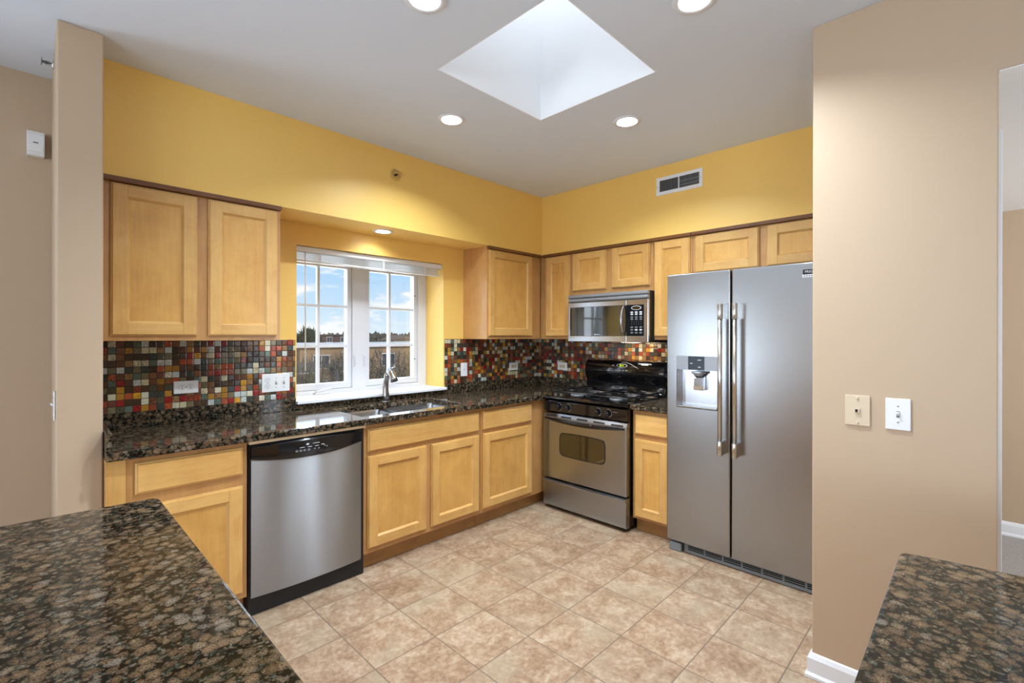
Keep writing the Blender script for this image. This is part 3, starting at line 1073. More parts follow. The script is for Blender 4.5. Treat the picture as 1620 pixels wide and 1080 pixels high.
for x, z, w_ in ((2.612, 0.8245, 0.008), (2.566, 0.8245, 0.018), (2.640, 0.811, 0.012), (2.60, 0.8095, 0.010), (2.562, 0.809, 0.010), (2.53, 0.812, 0.008)):
    b.box(x - w_, x + w_, dw_y(x) + 0.0055, dw_y(x) + 0.0068, z - 0.0012, z + 0.0012)
b.box(2.607, 2.617, dw_y(2.612) + 0.0055, dw_y(2.612) + 0.0069, 0.820, 0.829)
b.build('printed_marks', 'marking_white', cp)
for x in (2.846, 2.828, 2.810):
    MB().box(x - 0.006, x + 0.006, dw_y(x) + 0.003, dw_y(x) + 0.0068, 0.8405, 0.844).build('vent_slot', 'dark_hole', cp)
MB().box(2.270, 2.884, 0.560, 0.585, 0.0005, 0.094).build('kick_plate', 'gasket_black', dw)
MB().box(2.266, 2.888, 0.606, 0.640, 0.8615, 0.8765).build('mounting_strip', 'cream_strip', dw)

# ------------------------------------------------------------------ range
RY0, RY1, RF = 0.660, 1.428, 0.690
rg = empty('gas_range', (0.35, 1.044, 0), 'black and stainless steel gas range below the microwave', 'range')
MB().box(0.03, 0.640, RY0 + 0.003, RY1 - 0.003, 0.03, 0.893).build('body', 'gloss_black', rg, 0.003)
for x, y in ((0.09, RY0 + 0.05), (0.60, RY0 + 0.05), (0.09, RY1 - 0.05), (0.60, RY1 - 0.05)):
    MB().lathe((x, y, 0.0005), (0, 0, 1), [(0.02, 0), (0.02, 0.03)], 12).build('foot', 'gasket_black', rg)
dr = MB().prism([(0.641, 0.030), (RF - 0.010, 0.030), (RF - 0.004, 0.036), (RF, 0.06), (RF, 0.222), (RF + 0.020, 0.230), (RF + 0.022, 0.238), (RF - 0.004, 0.246), (0.641, 0.246)], RY0, RY1, 'xzy').build('storage_drawer', 'steel_range', rg, 0.002)
# oven door with window opening
od = MB().slab([RY0, 0.836, 1.246, RY1], [0.258, 0.462, 0.628, 0.742], 0.641, RF, [(1, 1)], 'yzx').build('oven_door', 'steel_range', rg, 0.006, 3)
pr = [(0.641, 0.743), (RF, 0.743), (RF - 0.002, 0.752), (RF - 0.018, 0.780), (0.641, 0.784)]
vt = MB().prism(pr, RY0, RY1, 'xzy').build('door_top_vent', 'steel_range', od, 0.002)
for k in range(5):
    yc = RY0 + 0.075 + k * 0.154
    MB().prism([(RF - 0.0035, 0.752), (RF - 0.001, 0.754), (RF - 0.007, 0.7645), (RF - 0.0095, 0.7625)], yc - 0.05, yc + 0.05, 'xzy').build('vent_slot', 'dark_hole', vt)


def rrect(mb_, x0, x1, a0, a1, z0, z1, r, bow=0.0, n=6, mi=0):
    ring = []
    for ca, cz, s in ((a1 - r, z1 - r, 0), (a0 + r, z1 - r, 90), (a0 + r, z0 + r, 180), (a1 - r, z0 + r, 270)):
        for k in range(n + 1):
            t_ = math.radians(s + 90 * k / n)
            ring.append((ca + r * math.cos(t_), cz + r * math.sin(t_)))
    if bow:
        # put extra points along top and bottom so the edge can arch
        out = []
        for i, (a, z) in enumerate(ring):
            out.append((a, z))
            nx = ring[(i + 1) % len(ring)]
            if abs(nx[0] - a) > (a1 - a0) * 0.5:
                for q in range(1, 10):
                    out.append((a + (nx[0] - a) * q / 10, z + (nx[1] - z) * q / 10))
        mid = (a0 + a1) / 2
        hw = (a1 - a0) / 2
        ring = [(a, z + (bow if z > (z0 + z1) / 2 else -bow * 0.6) * (1 - ((a - mid) / hw) ** 2)) for a, z in out]
    m2 = len(ring)
    V_ = [(x0, a, z) for a, z in ring] + [(x1, a, z) for a, z in ring]
    F_ = [(k, (k + 1) % m2, m2 + (k + 1) % m2, m2 + k) for k in range(m2)] + [tuple(range(m2)), tuple(range(m2, 2 * m2))]
    return mb_.add(V_, F_, mi)


rrect(MB(), 0.660, RF + 0.0015, 0.826, 1.258, 0.452, 0.634, 0.045, 0.008).build('window_gasket', 'gasket_black', od, 0.001)
rrect(MB(), 0.6605, RF + 0.0022, 0.834, 1.250, 0.459, 0.627, 0.040, 0.008).build('oven_window', 'oven_glass', od)
# bowed black handle under the vent
V, F = [], []
N = 24
for k in range(N + 1):
    t_ = k / N
    y = RY0 + 0.012 + (RY1 - RY0 - 0.024) * t_
    b_ = 1 - (2 * t_ - 1) ** 2
    x = RF + 0.002 + 0.042 * b_
    h = 0.006 + 0.011 * b_
    zc = 0.738 - 0.010 * b_
    for i in range(8):
        a = 2 * math.pi * i / 8
        V.append((x + 0.010 * math.cos(a), y, zc + h * math.sin(a)))
for k in range(N):
    for i in range(8):
        F.append((k * 8 + i, k * 8 + (i + 1) % 8, (k + 1) * 8 + (i + 1) % 8, (k + 1) * 8 + i))
F += [tuple(range(8)), tuple(range(N * 8, N * 8 + 8))]
m_ = MB()
m_.add(V, F, 0, True)
m_.build('door_handle', 'gloss_black', od)
# control panel with four knobs
cp = MB().prism([(0.641, 0.794), (RF - 0.006, 0.794), (RF - 0.010, 0.878), (0.641, 0.886)], RY0, RY1, 'xzy').build('control_panel', 'gloss_black', rg, 0.003)
for y in (0.815, 0.905, 1.185, 1.275):
    kb = MB().lathe((RF - 0.0075, y, 0.838), (1, 0, -0.04), [(0.023, 0), (0.023, 0.006), (0.020, 0.010), (0.018, 0.026), (0.016, 0.029), (0.0001, 0.030)], 24).build('knob', 'gloss_black', cp)
    m_ = MB()
    for q in range(7):
        a = math.radians(-70 + q * 28)
        m_.box(RF - 0.0075, RF - 0.0056, y + 0.029 * math.cos(a) - 0.0016, y + 0.029 * math.cos(a) + 0.0016, 0.838 + 0.029 * math.sin(a) - 0.0016, 0.838 + 0.029 * math.sin(a) + 0.0016)
    m_.build('dial_marks', 'marking_white', kb)
m_ = MB()
m_.box(RF - 0.0088, RF - 0.0075, 1.315, 1.352, 0.850, 0.853)
m_.build('printed_mark', 'marking_dim', cp)
ck = MB().prism([(0.085, 0.894), (RF - 0.002, 0.894), (RF + 0.004, 0.900), (RF + 0.002, 0.910), (RF - 0.014, 0.918), (0.085, 0.918)], RY0 - 0.001, RY1 + 0.001, 'xzy').build('cooktop', 'gloss_black', rg, 0.002)
for x, y in ((0.24, 0.86), (0.24, 1.23), (0.50, 0.86), (0.50, 1.23)):
    bb = MB().lathe((x, y, 0.9185), (0, 0, 1), [(0.055, 0), (0.052, 0.006), (0.030, 0.008), (0.030, 0.012)], 24).build('burner', 'grey_metal', rg)
    MB().lathe((x, y, 0.9305), (0, 0, 1), [(0.036, 0), (0.037, 0.005), (0.030, 0.009), (0.0001, 0.010)], 24).build('burner_cap', 'cast_iron', bb)
for y0_, y1_ in ((0.70, 1.036), (1.052, 1.388)):
    g = MB()
    yc = (y0_ + y1_) / 2
    r_ = 0.0065
    zt_ = 0.948
    for (xa, ya, xb, yb) in ((0.13, y0_, 0.62, y0_), (0.13, y1_, 0.62, y1_), (0.13, y0_, 0.13, y1_), (0.62, y0_, 0.62, y1_), (0.375, y0_, 0.375, y1_)):
        g.tube([(xa, ya, zt_), (xb, yb, zt_)], r_, 8)
    for xc in (0.25, 0.50):
        for dx, dy in ((1, 0), (-1, 0), (0, 1), (0, -1)):
            e = (xc + dx * 0.122, yc + dy * (y1_ - y0_) / 2)
            i = (xc + dx * 0.035, yc + dy * 0.035)
            g.tube([(e[0], e[1], zt_), (i[0], i[1], zt_ + 0.004)], r_, 8)
    for xa in (0.13, 0.375, 0.62):
        for ya in (y0_, y1_):
            g.tube([(xa, ya, zt_), (xa, ya, 0.919)], r_, 8)
    g.build('grate', 'cast_iron', rg)
# backguard
pb = [(0.022, 0.919), (0.108, 0.919), (0.108, 0.926), (0.092, 0.938), (0.088, 0.990), (0.090, 1.015), (0.104, 1.040), (0.116, 1.070), (0.118, 1.100), (0.112, 1.140), (0.100, 1.172), (0.082, 1.188), (0.060, 1.193), (0.022, 1.193)]
bg_ = MB().prism(pb, RY0 + 0.003, RY1 - 0.003, 'xzy', smooth=True).build('backguard', 'gloss_black', rg, 0.008, 3)
md = bg_.modifiers.new('crisp', 'EDGE_SPLIT')
md.split_angle = math.radians(50)


def on_guard(z):
    for (xa, za), (xb, zb) in zip(pb, pb[1:]):
        if za <= z <= zb and zb > za and za > 1.0:
            return xa + (xb - xa) * (z - za) / (zb - za)
    return 0.11


nz = Vector((0.94, 0, 0.34)).normalized()
e2 = Vector((-0.34, 0, 0.94)).normalized()
dp = ellipse(MB(), (on_guard(1.15) + 0.001, 1.040, 1.150), (0, 1, 0), e2, 0.052, 0.0165, 0.002).build('clock_rim', 'marking_white', bg_)
dp = ellipse(MB(), (on_guard(1.15) + 0.0028, 1.040, 1.150), (0, 1, 0), e2, 0.047, 0.0135, 0.001).build('clock_display', 'gloss_black', bg_)
text('clock_digits', '8:11', 0.024, 'display_green', bg_, (on_guard(1.15) + 0.0046, 1.040, 1.150), (0, 1, 0), e2)
for k, (y, z) in enumerate(((0.952, 1.148), (0.935, 1.115), (0.952, 1.105), (0.985, 1.107), (1.020, 1.107), (1.054, 1.108), (1.088, 1.110))):
    ellipse(MB(), (on_guard(z) + 0.0008, y, z), (0, 1, 0), e2, 0.012, 0.006, 0.0012).build('button', 'marking_dim', bg_)
ar = MB()
pts = []
for k in range(13):
    t_ = k / 12
    y = 0.90 + 0.30 * t_
    z = 1.128 + 0.052 * math.sin(math.pi * min(1, t_ * 0.95 + 0.05))
    pts.append((on_guard(min(z, 1.187)) + 0.0012, y, z))
ar.tube(pts[5:], 0.0012, 6)
ar.build('panel_outline', 'marking_white', bg_)

# ------------------------------------------------------------------ microwave
MY0, MY1, MX = 0.686, 1.440, 0.400
mw = empty('microwave_oven', (0.2, 1.06, 1.354), 'stainless steel microwave hung above the range', 'microwave')
MB().box(0.010, 0.372, MY0 + 0.002, 1.4415, 1.352, 1.7495).build('body', 'gasket_black', mw, 0.002)
MB().slab([MY0, 0.708, 1.256], [1.354, 1.403, 1.640, 1.684], 0.373, MX, [(1, 1)], 'yzx').build('door', 'steel_micro', mw, 0.004)
dg = rrect(MB(), 0.376, MX - 0.003, 0.706, 1.2555, 1.401, 1.641, 0.006).build('door_glass', 'micro_glass', mw)
wf = rrect(MB(), MX - 0.003, MX - 0.0025, 0.765, 1.185, 1.432, 1.618, 0.01).build('window_screen', 'oven_glass', dg)
b = MB()
b.box(MX - 0.003, MX - 0.0015, 0.955, 0.966, 1.409, 1.420)
b.box(MX - 0.003, MX - 0.0015, 0.970, 1.005, 1.412, 1.417)
b.build('printed_mark', 'marking_white', dg)
MB().slab([1.258, 1.403, MY1], [1.354, 1.403, 1.640, 1.684], 0.373, MX, [(0, 1)], 'yzx').build('control_frame', 'steel_micro', mw, 0.004)
cp = rrect(MB(), 0.376, MX - 0.003, 1.2585, 1.405, 1.401, 1.642, 0.006).build('control_panel', 'panel_black', mw)
ellipse(MB(), (MX - 0.003, 1.339, 1.618), (0, 1, 0), (0, 0, 1), 0.043, 0.0165, 0.002).build('display_rim', 'marking_white', cp)
ellipse(MB(), (MX - 0.001, 1.339, 1.618), (0, 1, 0), (0, 0, 1), 0.037, 0.0125, 0.001).build('display', 'oven_glass', cp)
for r_i, (z, mname) in enumerate(((1.585, 'marking_white'), (1.570, 'marking_white'), (1.548, 'marking_dim'), (1.532, 'marking_dim'), (1.470, 'marking_dim'), (1.450, 'marking_white'), (1.428, 'marking_dim'))):
    for c_i, y in enumerate((1.301, 1.339, 1.377)):
        mm = mname if not (r_i == 5 and c_i == 0) else 'marking_dim'
        ellipse(MB(), (MX - 0.003, y, z), (0, 1, 0), (0, 0, 1), 0.0125, 0.0066, 0.0015, 14).build('button', mm, cp)
m_ = MB()
for z in (1.512, 1.495):
    for y in (1.301, 1.320, 1.339, 1.358, 1.377):
        m_.box(MX - 0.003, MX - 0.0018, y - 0.0015, y + 0.0015, z - 0.003, z + 0.003)
m_.build('number_marks', 'marking_dim', cp)
hb = MB()
pts = []
for k in range(15):
    t_ = k / 14
    b_ = 1 - (2 * t_ - 1) ** 2
    pts.append((MX - 0.004 + 0.042 * b_ ** 0.6, 1.236 - 0.004 * b_, 1.412 + 0.232 * t_))
hb.tube(pts, [0.006 + 0.005 * (1 - (2 * k / 14 - 1) ** 2) for k in range(15)], 12)
hb.build('door_handle', 'steel_handle', mw)
for z0_, z1_ in ((1.720, 1.7495), (1.688, 1.7165)):
    zc, hh = (z0_ + z1_) / 2, (z1_ - z0_) / 2
    prf = [(0.373, zc - hh), (MX - 0.006, zc - hh)] + [(MX - 0.006 + 0.012 * math.cos(a), zc + hh * math.sin(a)) for a in [math.radians(-70 + q * 20) for q in range(8)]] + [(MX - 0.006, zc + hh), (0.373, zc + hh)]
    MB().prism(prf, MY0 + 0.004, MY1 - 0.002, 'xzy').build('vent_louver', 'grey_metal', mw, 0.0015)

tl_ = MB().box(0.14, 0.22, 1.10, 1.24, 1.3485, 1.3518).build('task_light', 'lamp_lens', mw)
light('cooktop_lamp', 'AREA', (0.18, 1.17, 1.347), aim((-0.35, 0, -1)), 1.3, (1.0, 0.72, 0.42), shape='RECTANGLE', size=0.07, size_y=0.13)

# ------------------------------------------------------------------ fridge
fr = empty('refrigerator', (0.36, 2.19, 0), 'stainless steel side by side refrigerator with water dispenser beside the beige wall', 'refrigerator')
YA, YB, YC, YD = 1.738, 2.140, 2.148, 2.648
DXf0, DXf1 = 0.625, 0.700
MB().box(0.04, 0.617, YA + 0.006, YD - 0.004, 0.035, 1.790).build('body', 'grey_plastic', fr, 0.004)
for x, y in ((0.10, 1.80), (0.10, 2.58), (0.56, 2.58)):
    MB().lathe((x, y, 0.0005), (0, 0, 1), [(0.02, 0), (0.02, 0.035)], 12).build('foot', 'grey_plastic', fr)
MB().box(0.617, 0.626, YA + 0.012, YD - 0.010, 0.080, 1.795).build('door_gasket', 'gasket_black', fr)
fd = MB().slab([YA, 1.806, 2.063, YB], [0.070, 0.948, 1.187, 1.804], DXf0 + 0.002, DXf1, [(1, 1)], 'yzx').build('freezer_door', 'steel_fridge', fr, 0.007, 3)
rd = MB().box(DXf0 + 0.002, DXf1, YC, YD, 0.070, 1.804).build('fridge_door', 'steel_fridge', fr, 0.007, 3)
# dispenser
ds = MB()
a0, a1, z0, z1 = 1.806, 2.063, 0.948, 1.187
xb = 0.628
V = [(xb + 0.07, a0, z0), (xb + 0.07, a1, z0), (xb + 0.07, a1, z1), (xb + 0.07, a0, z1)]
B = [(xb, a0 + 0.008, z0 + 0.006), (xb, a1 - 0.008, z0 + 0.006), (xb, a1 - 0.008, z1 - 0.004), (xb, a0 + 0.008, z1 - 0.004)]
for k in range(4):
    ds.add([V[k], V[(k + 1) % 4], B[(k + 1) % 4], B[k]], [(0, 1, 2, 3)])
ds.add(B, [(0, 1, 2, 3)])
dso = ds.build('dispenser_recess', 'steel_micro', fd, recalc=False)
MB().box(xb + 0.004, DXf1 + 0.003, a0 + 0.001, a1 - 0.001, z0 + 0.001, z0 + 0.010).build('drip_tray', 'steel_handle', fd, 0.003)
fp = MB()
rrect(fp, DXf1 - 0.002, DXf1 + 0.0022, 1.803, 2.066, 1.188, 1.276, 0.008)
fp.build('dispenser_fascia', 'grey_metal', fd)
fp = MB()
fp.box(DXf1 + 0.0024, DXf1 + 0.0040, 1.883, 1.986, 1.190, 1.274)
ctl = fp.build('dispenser_display', 'panel_black', fd)
m_ = MB()
for y, z, w_ in ((1.955, 1.252, 0.011), (1.955, 1.207, 0.008), (1.904, 1.230, 0.008)):
    m_.box(DXf1 + 0.0040, DXf1 + 0.0046, y - w_, y + w_, z - 0.002, z + 0.002)
m_.build('printed_marks', 'marking_white', ctl)
MB().lathe((xb + 0.036, 1.934, 1.178), (0, 0, -1), [(0.042, 0), (0.044, 0.012), (0.030, 0.020), (0.026, 0.030)], 20).build('ice_chute', 'grey_metal', fd)
MB().prism([(xb + 0.006, 1.150), (xb + 0.040, 1.140), (xb + 0.052, 1.085), (xb + 0.046, 1.062), (xb + 0.030, 1.056), (xb + 0.006, 1.070)], 1.905, 1.966, 'xzy').build('dispenser_paddle', 'chrome', fd, 0.003)

def fridge_handle(y, parent):
    h_ = MB()
    h_.tube([(0.762, y, 0.70), (0.762, y, 1.585)], 0.0125, 20)
    hh_ = h_.build('door_handle', 'steel_handle', parent)
    for za, zb in ((1.503, 1.595), (0.690, 0.776)):
        c_ = MB()
        c_.lathe((0.762, y, za), (0, 0, 1), [(0.0145, 0), (0.0155, 0.002), (0.0155, zb - za - 0.002), (0.0145, zb - za)], 20)
        c_.box(0.7005, 0.760, y - 0.0105, y + 0.0105, za + 0.002, zb - 0.002)
        c_.build('handle_mount', 'steel_handle', hh_)


fridge_handle(2.103, fd)
fridge_handle(2.187, rd)
bd = MB().box(0.7002, 0.7030, 2.521, 2.632, 1.738, 1.764).build('badge', 'gloss_black', rd)
text('badge_lettering', 'FRIGIDAIRE', 0.0185, 'marking_white', bd, (0.7035, 2.5765, 1.751), (0, 1, 0), (0, 0, 1))
bs = MB().box(0.7002, 0.7026, 2.518, 2.632, 1.722, 1.737).build('badge_strip', 'marking_white', rd)
m_ = MB()
for k in range(9):
    m_.box(0.7026, 0.7029, 2.526 + k * 0.0115, 2.531 + k * 0.0115, 1.7265, 1.7325)
m_.build('badge_marks', 'gasket_black', bs)
gr = MB().box(0.560, 0.672, 1.845, YD - 0.004, 0.006, 0.062).build('base_grille', 'grey_plastic', fr, 0.003)
for k in range(7):
    ya = 1.872 + k * 0.111
    for z in (0.030, 0.042, 0.052):
        MB().box(0.6722, 0.6734, ya, ya + 0.100, z - 0.0032, z + 0.0032).build('grille_slot', 'dark_hole', gr)
MB().box(0.600, 0.690, 1.750, 1.832, 0.0005, 0.058).build('roller_cover', 'grey_plastic', fr, 0.008, 3)

# ------------------------------------------------------------------ recessed lights


def can(label, cx, cy, z, r, watts):
    o = empty('recessed_light', (cx, cy, z), label, 'ceiling light', 'recessed ceiling lights' if z > 2.5 else None)
    MB().lathe((cx, cy, z - 0.006), (0, 0, 1), [(r * 0.80, 0.002), (r * 0.98, 0.0), (r * 1.16, 0.001), (r * 1.20, 0.0055), (r * 0.80, 0.0055), (r * 0.80, 0.002)], 36, caps=False).build('trim_ring', 'white_trim', o)
    MB().lathe((cx, cy, z - 0.001), (0, 0, 1), [(r * 0.92, -0.002), (r * 0.90, 0.015), (r * 0.72, 0.045)], 36, caps=False).build('baffle', 'white_trim', o, recalc=False)
    MB().lathe((cx, cy, z + 0.0405), (0, 0, 1), [(r * 0.85, 0.006), (r * 0.70, 0.0), (r * 0.4, -0.003), (0.0001, -0.004)], 36).build('lens', 'lamp_lens', o)
    MB().lathe((cx, cy, z + 0.048), (0, 0, 1), [(r * 0.92, 0), (r * 0.92, 0.002), (0.0001, 0.002)], 24).build('housing', 'white_trim', o)
    light('can_lamp', 'AREA', (cx, cy, z + 0.030), (0, 0, 0), watts, (0.86, 0.97, 1.08), shape='DISK', size=r * 1.1)


can('recessed ceiling light between the skylight and the window bulkhead', CANS[0][0], CANS[0][1], CEIL, 0.068, CAN_W)
can('recessed ceiling light between the skylight and the air vent wall', CANS[1][0], CANS[1][1], CEIL, 0.068, CAN_W)
can('recessed ceiling light cut by the top edge, on the dishwasher side', CANS[2][0], CANS[2][1], CEIL, 0.068, CAN_W)
can('recessed ceiling light cut by the top edge, on the fridge side', CANS[3][0], CANS[3][1], CEIL, 0.068, CAN_W)
can('small recessed light in the yellow soffit above the kitchen window', SL[0], SL[1], SOF, 0.060, 2.2)


# ------------------------------------------------------------------ wall fittings
def plate(label, ax, sgn, face, a, z, wa, wz, fit, name='light_switch', cat='switch', m_='white_plastic', group=None, vertical=True):
    """cover plate on a wall; fit: list of ('switch'|'duplex'|'jack'|'blank'|'decora', offset)"""
    P = (lambda d: (a, face + sgn * d, z)) if ax == 'y' else (lambda d: (face + sgn * d, a, z))
    o = empty(name, P(0.0), label, cat, group)

    def bx_(d0, d1, b0, b1, c0, c1):
        lo, hi = sorted((face + sgn * d0, face + sgn * d1))
        return MB().pbox(ax, lo, hi, b0, b1, c0, c1)
    bx_(0.0008, 0.0065, a - wa / 2, a + wa / 2, z - wz / 2, z + wz / 2).build('cover_plate', m_, o, 0.0025)
    nrm = (0, sgn, 0) if ax == 'y' else (sgn, 0, 0)

    def at(b, d, c):
        return (b, face + sgn * d, c) if ax == 'y' else (face + sgn * d, b, c)

    def disc(b, c, r_, d0, d1, nm, mm):
        MB().lathe(at(b, d0, c), nrm, [(r_, 0), (r_, (d1 - d0) * 0.7), (r_ * 0.7, d1 - d0)], 14).build(nm, mm, o)
    for kind, off in fit:
        if kind == 'switch':
            bx_(0.0065, 0.0072, a + off - 0.005, a + off + 0.005, z - 0.012, z + 0.012).build('toggle_slot', 'grey_plastic', o)
            lo = [(0.0066, -0.005), (0.016, 0.004), (0.016, 0.010), (0.0066, 0.008)]
            if ax == 'y':
                MB().prism([(face + sgn * d, z + q) for d, q in lo], a + off - 0.0045, a + off + 0.0045, 'yzx').build('toggle', m_, o)
            else:
                MB().prism([(face + sgn * d, z + q) for d, q in lo], a + off - 0.0045, a + off + 0.0045, 'xzy').build('toggle', m_, o)
            for q in (-0.03, 0.03):
                disc(a + off, z + q, 0.003, 0.0062, 0.0078, 'screw', 'grey_metal')
        elif kind in ('duplex', 'duplex_flat'):
            for q in (-0.0195, 0.0195):
                b, c = (a + off, z + q) if kind == 'duplex' else (a + off + q, z)
                mb_ = MB()
                e1, e2_ = ((-sgn, 0, 0), (0, 0, 1)) if ax == 'y' else ((0, sgn, 0), (0, 0, 1))
                ellipse(mb_, at(b, 0.0062, c), e1, e2_, 0.0160, 0.0145, 0.0018)
                f_ = mb_.build('receptacle', m_, o)
                mb_ = MB()
                ellipse(mb_, at(b, 0.0061, c), e1, e2_, 0.0172, 0.0157, 0.0009)
                mb_.build('receptacle_gap', 'grey_plastic', f_)
                for s_ in (-1, 1):
                    if kind == 'duplex':
                        bx_(0.0079, 0.0083, b + s_ * 0.006 - 0.0013, b + s_ * 0.006 + 0.0013, c, c + 0.008).build('socket_slot', 'dark_hole', f_)
                    else:
                        bx_(0.0079, 0.0083, b - 0.004, b + 0.004, c + s_ * 0.006 - 0.0013, c + s_ * 0.006 + 0.0013).build('socket_slot', 'dark_hole', f_)
                bx_(0.0079, 0.0083, b - 0.0026, b + 0.0026, c - 0.0090, c - 0.0045).build('socket_slot', 'dark_hole', f_)
            disc(a + off, z, 0.0028, 0.0062, 0.0078, 'screw', 'grey_metal')
        elif kind == 'decora':
            bx_(0.0066, 0.0090, a - wa * 0.30, a + wa * 0.30, z - wz * 0.22, z + wz * 0.22).build('receptacle', 'almond_plastic', o, 0.001)
            for q in (-0.02, 0.02):
                bx_(0.0091, 0.0095, a + q - 0.006, a + q + 0.006, z - 0.006, z - 0.003).build('socket_slot', 'dark_hole', o)
                bx_(0.0091, 0.0095, a + q - 0.006, a + q + 0.006, z + 0.003, z + 0.006).build('socket_slot', 'dark_hole', o)
        elif kind == 'jack':
            bx_(0.0066, 0.013, a - 0.008, a + 0.008, z - 0.008, z + 0.008).build('jack', m_, o, 0.001)
            bx_(0.0131, 0.0136, a - 0.006, a + 0.002, z - 0.006, z + 0.005).build('jack_port', 'dark_hole', o)
            for q in (-0.048, 0.048):
                disc(a, z + q, 0.0045, 0.0062, 0.011, 'stud', m_)
        elif kind == 'cable':
            disc(a + off, z, 0.004, 0.0062, 0.012, 'coax_stud', 'grey_metal')
    return o


MS = 0.0087
plate('white horizontal outlet on the mosaic near the wing wall', 'y', 1, MS, 3.030, 1.109, 0.118, 0.070, [('duplex_flat', 0)], 'wall_outlet', 'outlet')
plate('wide white plate with outlet and two switches beside the window', 'y', 1, MS, 2.549, 1.101, 0.168, 0.114, [('duplex', 0.050), ('switch', 0.0), ('switch', -0.048)], 'switch_and_outlet', 'switch plate')
plate('white upright cover plate on the mosaic just past the window', 'y', 1, MS, 0.996, 1.109, 0.072, 0.117, [('cable', 0)], 'cover_plate_fitting', 'cover plate')
plate('horizontal almond and white outlet on the mosaic left of the room corner', 'y', 1, MS, 0.379, 1.109, 0.115, 0.072, [('decora', 0)], 'wall_outlet', 'outlet')
plate('horizontal almond and white outlet beside the range backguard', 'x', 1, MS, 0.319, 1.108, 0.116, 0.074, [('decora', 0)], 'wall_outlet', 'outlet')
plate('almond phone jack plate on the beige wall next to the fridge', 'x', 1, 1.38, 2.864, 1.114, 0.080, 0.118, [('jack', 0)], 'phone_jack', 'phone jack', 'almond_plastic')
plate('white single light switch beside the almond phone jack', 'x', 1, 1.38, 2.987, 1.113, 0.074, 0.117, [('switch', 0)], 'light_switch', 'switch')
plate('white switch plate seen edge on at the side of the wing wall', 'x', 1, 3.575, 0.47, 1.11, 0.072, 0.118, [('switch', 0)], 'light_switch', 'switch')

# motion sensor on the far wall
ms = empty('motion_sensor', (3.631, -0.10, 2.33), 'white motion sensor high on the shaded beige wall', 'motion sensor')
prf = [(-0.0995, 2.272), (-0.066, 2.274), (-0.056, 2.290), (-0.052, 2.330), (-0.058, 2.372), (-0.070, 2.392), (-0.0995, 2.396)]
MB().prism(prf, 3.600, 3.662, 'yzx').build('housing', 'white_plastic', ms, 0.003)
MB().box(3.622, 3.640, -0.0524, -0.0505, 2.331, 2.335).build('indicator_slot', 'gasket_black', ms)
MB().prism([(-0.0515, 2.326), (-0.0505, 2.322), (-0.0535, 2.292), (-0.0565, 2.290)], 3.606, 3.656, 'yzx').build('sensor_lens', 'white_plastic', ms)

# sprinklers
sprk = empty('fire_sprinkler', (1.88, BH, 2.513), 'painted sidewall fire sprinkler on the yellow bulkhead above the window', 'sprinkler')
MB().lathe((1.88, BH + 0.0005, 2.513), (0, 1, 0), [(0.040, 0), (0.041, 0.003), (0.036, 0.007), (0.028, 0.004), (0.020, 0.002), (0.0001, 0.002)], 28).build('escutcheon', 'brass_yellow', sprk)
MB().lathe((1.88, BH + 0.002, 2.513), (0, 1, 0), [(0.010, 0), (0.010, 0.018), (0.006, 0.022), (0.006, 0.030)], 14).build('nozzle', 'gasket_black', sprk)
c = MB()
c.tube([(1.868, BH + 0.016, 2.513), (1.864, BH + 0.030, 2.513), (1.876, BH + 0.044, 2.513)], 0.003, 8)
c.tube([(1.892, BH + 0.016, 2.513), (1.896, BH + 0.030, 2.513), (1.884, BH + 0.044, 2.513)], 0.003, 8)
c.box(1.858, 1.902, BH + 0.030, BH + 0.050, 2.523, 2.526)
c.build('deflector', 'brass_yellow', sprk)
sprk = empty('fire_sprinkler', (3.575, 0.20, 2.632), 'small chrome sprinkler on the wing wall near the ceiling', 'sprinkler')
MB().lathe((3.5755, 0.20, 2.632), (1, 0, 0), [(0.022, 0), (0.022, 0.003), (0.009, 0.006), (0.009, 0.028)], 16).build('nozzle', 'chrome', sprk)
MB().lathe((3.604, 0.20, 2.632), (1, 0, 0), [(0.006, 0), (0.006, 0.008), (0.018, 0.010), (0.018, 0.013)], 16).build('deflector', 'grey_metal', sprk)

# air vent
av = empty('air_vent', (BH, 1.644, 2.522), 'white air supply vent high on the yellow bulkhead over the range', 'vent')
VA0, VA1, VZ0, VZ1 = 1.469, 1.819, 2.456, 2.589
MB().slab([VA0, VA0 + 0.026, 1.640, 1.648, VA1 - 0.024, VA1], [VZ0, VZ0 + 0.026, VZ1 - 0.024, VZ1], BH + 0.0005, BH + 0.008, [(1, 1), (3, 1)], 'yzx').build('frame', 'white_trim', av, 0.002)
MB().box(BH + 0.0004, BH + 0.0012, VA0 + 0.02, VA1 - 0.02, VZ0 + 0.02, VZ1 - 0.02).build('backing', 'dark_hole', av)
for k in range(17):
    y = VA0 + 0.0305 + k * 0.0083
    MB().prism([(BH + 0.0014, y - 0.0030), (BH + 0.0070, y + 0.0022), (BH + 0.0070, y + 0.0036), (BH + 0.0014, y - 0.0016)], VZ0 + 0.026, VZ1 - 0.024, 'xyz').build('fin', 'grey_metal', av)
for k in range(17):
    y = 1.6525 + k * 0.0085
    MB().box(BH + 0.0014, BH + 0.0070, y, y + 0.0018, VZ0 + 0.026, VZ1 - 0.024).build('fin', 'grey_metal', av)
for z in (2.500, 2.528):
    MB().box(BH + 0.0013, BH + 0.0030, 1.648, VA1 - 0.024, z, z + 0.006).build('damper_blade', 'grey_metal', av)
MB().box(BH + 0.0005, BH + 0.016, VA1 - 0.026, VA1 - 0.022, 2.515, 2.550).build('damper_lever', 'grey_metal', av)
for y in (VA0 + 0.010, VA1 - 0.010):
    MB().lathe((BH + 0.007, y, 2.522), (1, 0, 0), [(0.003, 0), (0.003, 0.002)], 10).build('screw', 'grey_metal', av)

